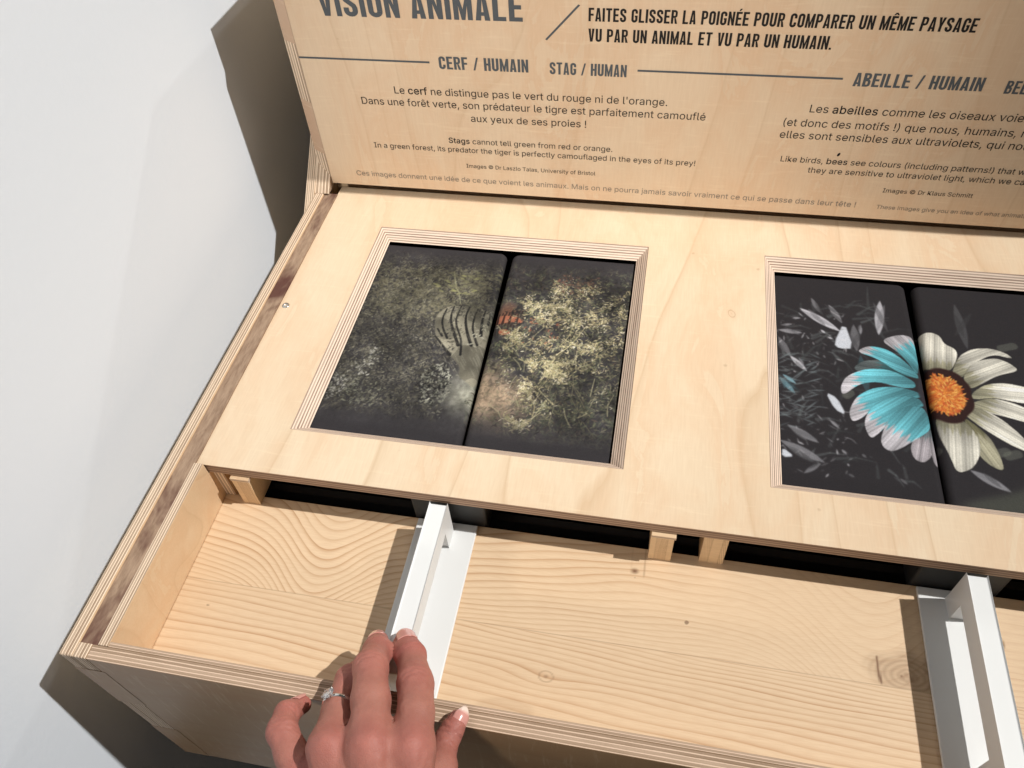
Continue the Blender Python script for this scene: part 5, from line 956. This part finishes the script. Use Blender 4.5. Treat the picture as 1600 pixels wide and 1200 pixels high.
# ------------------------------------------------------------------ the hand: one continuous skin over a skeleton of tapered limbs
J = {
 'index':  [(0.5302,-0.5870,0.0180,0.0290),(0.5637,-0.6354,0.0646,0.0345),(0.6044,-0.7102,0.1257,0.0395),(0.6307,-0.7837,0.1583,0.0385),(0.6435,-0.8567,0.1744,0.0460)],
 'middle': [(0.4510,-0.5829,-0.0217,0.0272),(0.4770,-0.6322,0.0524,0.0340),(0.4985,-0.6970,0.1324,0.0392),(0.5270,-0.7719,0.1635,0.0410),(0.5619,-0.8729,0.1915,0.0470)],
 'ring':   [(0.4298,-0.6496,-0.0561,0.0270),(0.4380,-0.6777,0.0098,0.0320),(0.4432,-0.7147,0.0711,0.0351),(0.4497,-0.7924,0.1109,0.0350),(0.4720,-0.8829,0.1631,0.0440)],
 'pinky':  [(0.3331,-0.7712,0.0262,0.0210),(0.3204,-0.8053,0.0638,0.0265),(0.3336,-0.8489,0.0892,0.0318),(0.3710,-0.8898,0.0872,0.0345),(0.4130,-0.9295,0.0852,0.0440)],
 'thumb':  [(0.6990,-0.7453,0.0345,0.0215),(0.6917,-0.7690,0.0320,0.0240),(0.6824,-0.7937,0.0280,0.0262),(0.6843,-0.8549,0.0496,0.0345),(0.6732,-0.9772,0.0800,0.0580)],
}
VX = 0.0027
for _n in ('index', 'middle', 'ring'):
    J[_n] = [(*p[:3], p[3]*(0.975 if i < 4 else 0.98)) for i, p in enumerate(J[_n])]
def sd_cone(P, a, b, r1, r2):
    a = np.array(a, np.float32); b = np.array(b, np.float32); ba = b-a
    t = np.clip(((P-a) @ ba)/(ba @ ba), 0, 1)
    d = P-a-t[:, None]*ba
    return np.sqrt((d*d).sum(1)) - (r1+(r2-r1)*t), t
def smin(a, b, k):
    h = np.clip(0.5+0.5*(b-a)/k, 0, 1); return b+(a-b)*h-k*h*(1-h)
def hand_field(P, back):
    V = lambda *p: np.array(p, np.float32)
    fingers = {}
    for nm, js in J.items():
        d = None
        n = 5
        for i in range(n-1):
            s, t = sd_cone(P, js[i][:3], js[i+1][:3], js[i][3], js[i+1][3])
            d = s if d is None else smin(d, s, 0.014)
        # bony joints on the back of the finger
        for jn, amp in ((1, 0.0008), (2, 0.0018)):
            c = V(*js[jn][:3]) + back*js[jn][3]*0.55
            q = ((P-c)**2).sum(1); d = d - amp*np.exp(-q/(js[jn][3]*0.75)**2)
        # skin creases across the finger above each joint
        for jn, offs, amp in ((1, (-0.009, 0.003, 0.013), 0.0019), (2, (-0.016, -0.006, 0.005, 0.016), 0.0022)):
            c = V(*js[jn][:3]); ax = V(*js[jn+1][:3])-V(*js[jn-1][:3]); ax /= np.linalg.norm(ax)
            u = (P-c) @ ax; side = np.clip(((P-c) @ back)/js[jn][3], 0, 1)
            lat = np.cross(ax, back); lat /= np.linalg.norm(lat); v = (P-c) @ lat
            for k, o in enumerate(offs):
                d = d + amp*side*np.exp(-((u-o-6.0*v*v*(1 if o > 0 else -1)-0.0015*np.sin(v*260+k*2))/0.0034)**2)
        fingers[nm] = d
    # palm: metacarpals to the wrist, with tendons showing on the back
    Wp = {'index': (0.690,-1.115,0.058,0.066), 'middle': (0.650,-1.125,0.066,0.068), 'ring': (0.615,-1.13,0.060,0.066), 'pinky': (0.580,-1.135,0.046,0.058)}
    palm = None
    for nm, w in Wp.items():
        a = J[nm][4]; s, t = sd_cone(P, (a[0], a[1], a[2]-0.006), w[:3], a[3]*0.98, w[3])
        palm = s if palm is None else smin(palm, s, 0.040)
    s, t = sd_cone(P, (0.60,-0.955,0.100), (0.655,-1.10,0.04), 0.062, 0.075); palm = smin(palm, s, 0.03)
    for nm in ('index', 'middle', 'ring'):
        a = V(*J[nm][4][:3])+back*J[nm][4][3]*0.80; s, t = sd_cone(P, a, V(*Wp[nm][:3])+back*0.050, 0.012, 0.010); palm = smin(palm, s, 0.020)
    s, t = sd_cone(P, J['thumb'][4][:3], (0.690,-1.10,0.030), 0.058, 0.062); palm = smin(palm, s, 0.035)
    s, t = sd_cone(P, J['thumb'][3][:3], (0.640,-0.97,0.135), 0.026, 0.034); palm = smin(palm, s, 0.03)
    arm, t = sd_cone(P, (0.645,-1.13,0.052), (0.78,-1.62,-0.10), 0.098, 0.135); palm = smin(palm, arm, 0.05)
    out = palm
    order = ['pinky', 'ring', 'middle', 'index', 'thumb']
    fall = None
    for nm in order:
        k = 0.022
        out = smin(out, fingers[nm], k) if nm != 'thumb' else smin(out, fingers[nm], 0.020)
    # keep neighbouring fingers apart down to the webs
    web = None
    for a, b in (('index', 'middle'), ('middle', 'ring'), ('ring', 'pinky')):
        gap = np.maximum(np.abs(fingers[a]-fingers[b])-0.0012, -np.minimum(fingers[a], fingers[b])-0.030)
        near = palm
        cut = np.where((near > 0.010), 0.0022-np.abs(fingers[a]-fingers[b]), -1.0)
        cut = np.minimum(cut, 0.05)
        out = np.maximum(out, np.where(np.maximum(fingers[a], fingers[b]) < 0.02, cut, -1.0))
    return out
def surface_net(f, o, h):
    nx, ny, nz = f.shape
    s = f < 0
    cs = np.zeros((nx-1, ny-1, nz-1), np.int16)
    for i in (0, 1):
        for j in (0, 1):
            for k in (0, 1): cs += s[i:nx-1+i, j:ny-1+j, k:nz-1+k]
    act = (cs > 0) & (cs < 8); I = np.argwhere(act); idx = -np.ones(act.shape, np.int64); idx[act] = np.arange(len(I))
    acc = np.zeros((len(I), 3)); cnt = np.zeros(len(I))
    cor = [(i, j, k) for i in (0, 1) for j in (0, 1) for k in (0, 1)]
    for a in cor:
        for ax in range(3):
            if a[ax]: continue
            b = list(a); b[ax] = 1
            fa = f[I[:, 0]+a[0], I[:, 1]+a[1], I[:, 2]+a[2]]; fb = f[I[:, 0]+b[0], I[:, 1]+b[1], I[:, 2]+b[2]]
            c = (fa < 0) != (fb < 0); t = np.where(c, fa/np.where(c, fa-fb, 1), 0)
            p = np.array(a, float)[None] + np.zeros((len(I), 3)); p[:, ax] += t
            acc[c] += p[c]; cnt[c] += 1
    V = (I + acc/cnt[:, None])*h + o
    F = []
    for ax in range(3):
        u, v = (ax+1) % 3, (ax+2) % 3
        sl = [slice(1, -1)]*3; sl[ax] = slice(0, -1); a = s[tuple(sl)]
        sl2 = list(sl); sl2[ax] = slice(1, None); b = s[tuple(sl2)]
        E_ = np.argwhere(a != b); off = np.ones(3, int); off[ax] = 0; E0 = E_+off
        inside = a[tuple(E_.T)]
        def cell(du, dv):
            q = E0.copy(); q[:, u] += du; q[:, v] += dv; return idx[tuple(q.T)]
        q = np.stack([cell(-1, -1), cell(0, -1), cell(0, 0), cell(-1, 0)], 1)
        q[~inside] = q[~inside][:, ::-1]; F.append(q)
    F = np.concatenate(F); F = F[(F >= 0).all(1)]
    return V, F
BACK = np.array((0.20, 0.10, 0.97), np.float32); BACK /= np.linalg.norm(BACK)
def skin():
    m, nt, b = new_mat('skin')
    a = nt.nodes.new('ShaderNodeAttribute'); a.attribute_name = 'flush'
    big = noise(nt, coords(nt), 70.0, 3.0, 0.6); fine = noise(nt, coords(nt), 900.0, 3.0, 0.6)
    c = mix(nt, ramp(nt, big, [(0.3, (0, 0, 0, 1)), (0.7, (1, 1, 1, 1))]), (0.315, 0.130, 0.097, 1), (0.40, 0.175, 0.132, 1))
    c = mix(nt, a.outputs['Fac'], c, (0.41, 0.110, 0.100, 1))
    c = mix(nt, ramp(nt, fine, [(0.35, (0.12, 0.12, 0.12, 1)), (0.6, (0, 0, 0, 1))]), c, (0.30, 0.10, 0.07, 1))
    link(nt, c, b.inputs['Base Color']); b.inputs['Roughness'].default_value = 0.55; b.inputs['Specular IOR Level'].default_value = 0.33
    b.inputs['Subsurface Weight'].default_value = 0.18; b.inputs['Subsurface Radius'].default_value = (1.0, 0.35, 0.2); b.inputs['Subsurface Scale'].default_value = 0.003
    v = nt.nodes.new('ShaderNodeTexVoronoi'); v.inputs['Scale'].default_value = 1500.0; nt.links.new(coords(nt), v.inputs['Vector'])
    bump(nt, b, math_n(nt, 'ADD', math_n(nt, 'MULTIPLY', v.outputs[0], 0.7), noise(nt, coords(nt), 320.0, 3.0)), 0.30, 0.0006)
    return m
M_skin = skin()
lo = np.array((0.24, -1.82, -0.27)); hi = np.array((0.98, -0.52, 0.27))
# fine grid round the fingers and the back of the hand, the same grid carries on to the forearm
n3 = np.ceil((hi-lo)/VX).astype(int)+1
xs_ = [lo[i]+VX*np.arange(n3[i]) for i in range(3)]
BK = 6                                        # evaluate only the blocks the skin passes through
nb = -(-n3//BK); n3 = nb*BK; xs_ = [lo[i]+VX*np.arange(n3[i]) for i in range(3)]
ctr = [lo[i]+VX*(BK*np.arange(nb[i])+(BK-1)/2) for i in range(3)]
cf = hand_field(np.stack(np.meshgrid(*ctr, indexing='ij'), -1).reshape(-1, 3).astype(np.float32), BACK).reshape(nb)
Fd = np.repeat(np.repeat(np.repeat(cf, BK, 0), BK, 1), BK, 2).astype(np.float32)
act_ = np.argwhere(np.abs(cf) < BK*VX*0.9+0.010)
oo = np.stack(np.meshgrid(*[np.arange(BK)]*3, indexing='ij'), -1).reshape(-1, 3)
for c_ in range(0, len(act_), 1500):
    I_ = (act_[c_:c_+1500, None]*BK+oo[None]).reshape(-1, 3)
    Fd[tuple(I_.T)] = hand_field((lo+VX*I_).astype(np.float32), BACK)
hv, hf = surface_net(Fd, lo, VX)
hv = hv.astype(np.float64)
def relax(v, f, it, k):
    e = np.concatenate([f[:, [0, 1]], f[:, [1, 2]], f[:, [2, 3]], f[:, [3, 0]]])
    for _ in range(it):
        s = np.zeros_like(v); c = np.zeros(len(v))
        for a, b in ((0, 1), (1, 0)):
            for x in range(3): s[:, x] += np.bincount(e[:, a], v[e[:, b], x], len(v))
            c += np.bincount(e[:, a], minlength=len(v))
        v = v + k*(s/np.maximum(c, 1)[:, None]-v)
    return v
hv = relax(hv, hf, 2, 0.4)
def vnoise(p, sc, seed):
    q = p*sc; i = np.floor(q).astype(np.int64); f = q-i; f = f*f*(3-2*f); out = 0
    for a in (0, 1):
        for b in (0, 1):
            for c in (0, 1):
                h = ((i[:, 0]+a)*374761393 + (i[:, 1]+b)*668265263 + (i[:, 2]+c)*2147483647 + seed*974634533) & 0x7fffffff
                h = ((h ^ (h >> 13))*1274126177) & 0x7fffffff
                out = out + (h/0x7fffffff)*np.abs(1-a-f[:, 0])*np.abs(1-b-f[:, 1])*np.abs(1-c-f[:, 2])
    return out
_e1 = hv[hf[:, 2]]-hv[hf[:, 0]]; _e2 = hv[hf[:, 3]]-hv[hf[:, 1]]; _fn = np.cross(_e1, _e2); vn = np.zeros_like(hv)
for _k in range(4):
    for _x in range(3): vn[:, _x] += np.bincount(hf[:, _k], _fn[:, _x], len(hv))
vn /= np.linalg.norm(vn, axis=1, keepdims=True)+1e-9
_dors = np.clip(vn @ BACK, 0, 1)*np.clip((-0.80-hv[:, 1])/0.08, 0, 1)
_vein = np.zeros(len(hv))
for _pts in (((0.60, -0.90), (0.625, -0.98), (0.66, -1.10)), ((0.52, -0.91), (0.575, -1.0), (0.60, -1.10)), ((0.56, -0.93), (0.60, -0.985), (0.625, -1.0))):
    for _a, _b in zip(_pts, _pts[1:]):
        _a = np.array(_a); _d = np.array(_b)-_a; _t = np.clip(((hv[:, :2]-_a) @ _d)/(_d @ _d), 0, 1)
        _vein = np.maximum(_vein, np.exp(-(((hv[:, :2]-_a-_t[:, None]*_d)**2).sum(1))/0.010**2))
hv = hv + vn*((vnoise(hv, 22.0, 3)-0.5)*0.0040 + (vnoise(hv, 75.0, 5)-0.5)*0.0016 + _vein*_dors*0.0035)[:, None]
fl = np.zeros(len(hv))
for nm, js in J.items():
    for jn, a, r in ((0, 0.60, 0.035), (1, 0.45, 0.04), (2, 0.32, 0.05), (4, 0.42, 0.05)):
        c = np.array(js[jn][:3]) + (BACK*js[jn][3]*0.7 if jn else 0); fl = np.maximum(fl, a*np.exp(-((hv-c)**2).sum(1)/r**2))
for nm in ('index', 'middle', 'ring', 'pinky', 'thumb'):
    for q in (0, 1, 2): fl = np.maximum(fl, 0.34*np.exp(-((hv-np.array(J[nm][q][:3]))**2).sum(1)/0.07**2))
fl = np.maximum(fl, 0.85*np.exp(-((hv-np.array(J['index'][1][:3]))**2).sum(1)/0.05**2))
person = empty('person', (0.75, -1.5, -0.1))
tag(person, 'left hand reaching in and gripping a white handle with two fingertips', 'person')
me = bpy.data.meshes.new('body')
hc = hv*U + np.array([0, 0, BASE])
me.vertices.add(len(hc)); me.vertices.foreach_set('co', hc.ravel().astype(np.float32))
me.loops.add(hf.size); me.loops.foreach_set('vertex_index', hf.ravel().astype(np.int32))
me.polygons.add(len(hf)); me.polygons.foreach_set('loop_start', np.arange(0, hf.size, 4, dtype=np.int32)); me.update(calc_edges=True)
me.polygons.foreach_set('use_smooth', np.ones(len(hf), bool))
at = me.attributes.new('flush', 'FLOAT', 'POINT'); at.data.foreach_set('value', fl.astype(np.float32))
me.materials.append(M_skin); me.validate()
ho = bpy.data.objects.new('body', me); C.objects.link(ho); ho.parent = person; ho.matrix_parent_inverse = Matrix.Translation(-person.location)

# nails: thin curved plates on the fingertips
m_, nt_, b_ = new_mat('nail'); M_nail = m_
at_ = nt_.nodes.new('ShaderNodeAttribute'); at_.attribute_name = 'free'
link(nt_, mix(nt_, at_.outputs['Fac'], (0.60, 0.285, 0.245, 1), (0.80, 0.66, 0.58, 1)), b_.inputs['Base Color'])
b_.inputs['Roughness'].default_value = 0.22; b_.inputs['Specular IOR Level'].default_value = 0.5; b_.inputs['Coat Weight'].default_value = 0.3
def nail(tip, dip, r, up, spread, back_, fwd, edge):
    t = Vector(tip); a = (t-Vector(dip)).normalized(); u = Vector(up); u = (u-a*u.dot(a)).normalized(); l = a.cross(u)
    nu, nv = 14, 16; bm = bmesh.new(); g = []; fr = []
    for j in range(nv+1):
        v = j/nv; s = -back_+(back_+fwd)*v
        rr = r*1.035+max(0, -s)*0.075 if s < 0 else r*1.035*math.sqrt(max(0.12, 1-(s/(r*1.25))**2*0.75))
        row = []
        for i in range(nu+1):
            q = (i/nu*2-1); th = math.radians(spread)*q*(1-0.45*max(0, v-0.72)/0.28*q*q)
            s2 = s + (0.25*r*(1-q*q) - 0.12*r if v > 0.5 else -0.18*r*(1-q*q))*abs(v-0.5)*2*0.5
            p = t + a*s2 + (u*math.cos(th) + l*math.sin(th))*rr
            row.append(bm.verts.new(W(p))); fr.append(min(1, max(0, (v-edge)/0.06)))
        g.append(row)
    for j in range(nv):
        for i in range(nu): bm.faces.new((g[j][i], g[j][i+1], g[j+1][i+1], g[j+1][i]))
    bm.normal_update()
    if sum((f.normal.dot(u) for f in bm.faces)) < 0: bmesh.ops.reverse_faces(bm, faces=bm.faces)
    me = bpy.data.meshes.new('nail'); bm.to_mesh(me); bm.free()
    at = me.attributes.new('free', 'FLOAT', 'POINT'); at.data.foreach_set('value', np.array(fr, np.float32))
    me.polygons.foreach_set('use_smooth', np.ones(len(me.polygons), bool)); me.materials.append(M_nail)
    o = bpy.data.objects.new('nail', me); C.objects.link(o); o.parent = person; o.matrix_parent_inverse = Matrix.Translation(-person.location)
    md = o.modifiers.new('thickness', 'SOLIDIFY'); md.thickness = 0.00045; md.offset = 0
    return o
def jn(n, i): return J[n][i][:3]
nail(jn('index', 0), jn('index', 1), J['index'][0][3], (0.20, 0.10, 0.95), 50, 0.028, 0.023, 0.86)
nail(jn('middle', 0), jn('middle', 1), J['middle'][0][3], (-0.35, 0.35, 0.85), 56, 0.026, 0.022, 0.86)
nail(jn('ring', 0), jn('ring', 1), J['ring'][0][3], (0, 1, 0.3), 54, 0.024, 0.018, 0.86)
nail(jn('pinky', 0), jn('pinky', 1), J['pinky'][0][3], (-0.4, 1.0, -0.1), 54, 0.020, 0.016, 0.86)
nail(jn('thumb', 0), jn('thumb', 1), J['thumb'][0][3], (0.62, -0.10, 0.78), 64, 0.036, 0.030, 0.78)

# ------------------------------------------------------------------ finger ring with a clear round stone
ring = empty('finger_ring', (0.447, -0.785, 0.108))
tag(ring, 'thin silver ring with a clear stone on the ring finger', 'ring')
ra = Vector(J['ring'][2][:3]); rb = Vector(J['ring'][3][:3]); rx_ = (rb-ra).normalized()
rc_ = ra.lerp(rb, 0.92)
to_cam = (Vector((1.0247, -1.2543, 1.8621))-rc_).normalized()
up_ = (to_cam + Vector((-0.75, 0.15, 0.0))); up_ = (up_-rx_*up_.dot(rx_)).normalized(); sd_ = rx_.cross(up_)
bm = bmesh.new(); nR, nr, R0, r0 = 64, 10, 0.0372, 0.0040
vs = [[bm.verts.new(W(rc_ + (up_*math.cos(a)+sd_*math.sin(a))*(R0+r0*0.8*math.cos(b)) + rx_*(r0*1.15*math.sin(b)))) for b in [2*math.pi*j/nr for j in range(nr)]] for a in [2*math.pi*i/nR for i in range(nR)]]
for i in range(nR):
    for j in range(nr): bm.faces.new((vs[i][j], vs[(i+1) % nR][j], vs[(i+1) % nR][(j+1) % nr], vs[i][(j+1) % nr]))
def mesh_of(bm, name, mat, par, smooth=True):
    me = bpy.data.meshes.new(name); bmesh.ops.recalc_face_normals(bm, faces=bm.faces); bm.to_mesh(me); bm.free(); me.materials.append(mat)
    me.polygons.foreach_set('use_smooth', np.full(len(me.polygons), smooth))
    o = bpy.data.objects.new(name, me); C.objects.link(o); o.parent = par; o.matrix_parent_inverse = Matrix.Translation(-par.location); return o
M_silver = plain('silver', (0.80, 0.78, 0.75), 0.16, 0.5, 1.0, nstr=0.01, var=0.02)
mesh_of(bm, 'band', M_silver, ring)
m_, nt_, b_ = new_mat('clear_stone'); b_.inputs['Base Color'].default_value = (0.96, 0.97, 1, 1); b_.inputs['Roughness'].default_value = 0.0
b_.inputs['IOR'].default_value = 2.0; b_.inputs['Transmission Weight'].default_value = 0.85
sc_c = rc_ + up_*(R0+0.0075); gr_ = 0.0145
bm = bmesh.new(); n8 = 8; lv = [(0.55, 0.42), (0.86, 0.30), (1.0, 0.06), (1.0, -0.02), (0.55, -0.42)]
rows = [[bm.verts.new(W(sc_c + (sd_*math.cos(a)+rx_*math.sin(a))*gr_*r + up_*gr_*h)) for a in [2*math.pi*(i+0.5*(k % 2))/n8 for i in range(n8)]] for k, (r, h) in enumerate(lv)]
bm.faces.new(rows[0])
for k, (a, b) in enumerate(zip(rows, rows[1:])):
    for i in range(n8):
        j = (i+1) % n8
        if k % 2 == 0: bm.faces.new((a[i], a[j], b[i])); bm.faces.new((a[j], b[j], b[i]))
        else: bm.faces.new((a[i], a[j], b[j])); bm.faces.new((a[i], b[j], b[i]))
cu_ = bm.verts.new(W(sc_c-up_*gr_*0.9))
for i in range(n8): bm.faces.new((rows[-1][i], rows[-1][(i+1) % n8], cu_))
mesh_of(bm, 'stone', m_, ring, False)
bm = bmesh.new()
for q in range(4):
    a = math.pi/4+q*math.pi/2; d = sd_*math.cos(a)+rx_*math.sin(a)
    p0 = rc_+up_*(R0-0.001)+d*0.006; p1 = sc_c+d*gr_*1.05+up_*0.004; p2 = sc_c+d*gr_*0.80+up_*0.0058
    for s_, e_, r1, r2 in ((p0, p1, 0.0016, 0.0014), (p1, p2, 0.0014, 0.0011)):
        ax = (e_-s_).normalized(); o1 = ax.orthogonal().normalized(); o2 = ax.cross(o1)
        A = [bm.verts.new(W(s_+(o1*math.cos(t)+o2*math.sin(t))*r1)) for t in [i*math.pi/3 for i in range(6)]]
        B = [bm.verts.new(W(e_+(o1*math.cos(t)+o2*math.sin(t))*r2)) for t in [i*math.pi/3 for i in range(6)]]
        for i in range(6): bm.faces.new((A[i], A[(i+1) % 6], B[(i+1) % 6], B[i]))
        bm.faces.new(B); bm.faces.new(A[::-1])
mesh_of(bm, 'setting', M_silver, ring)
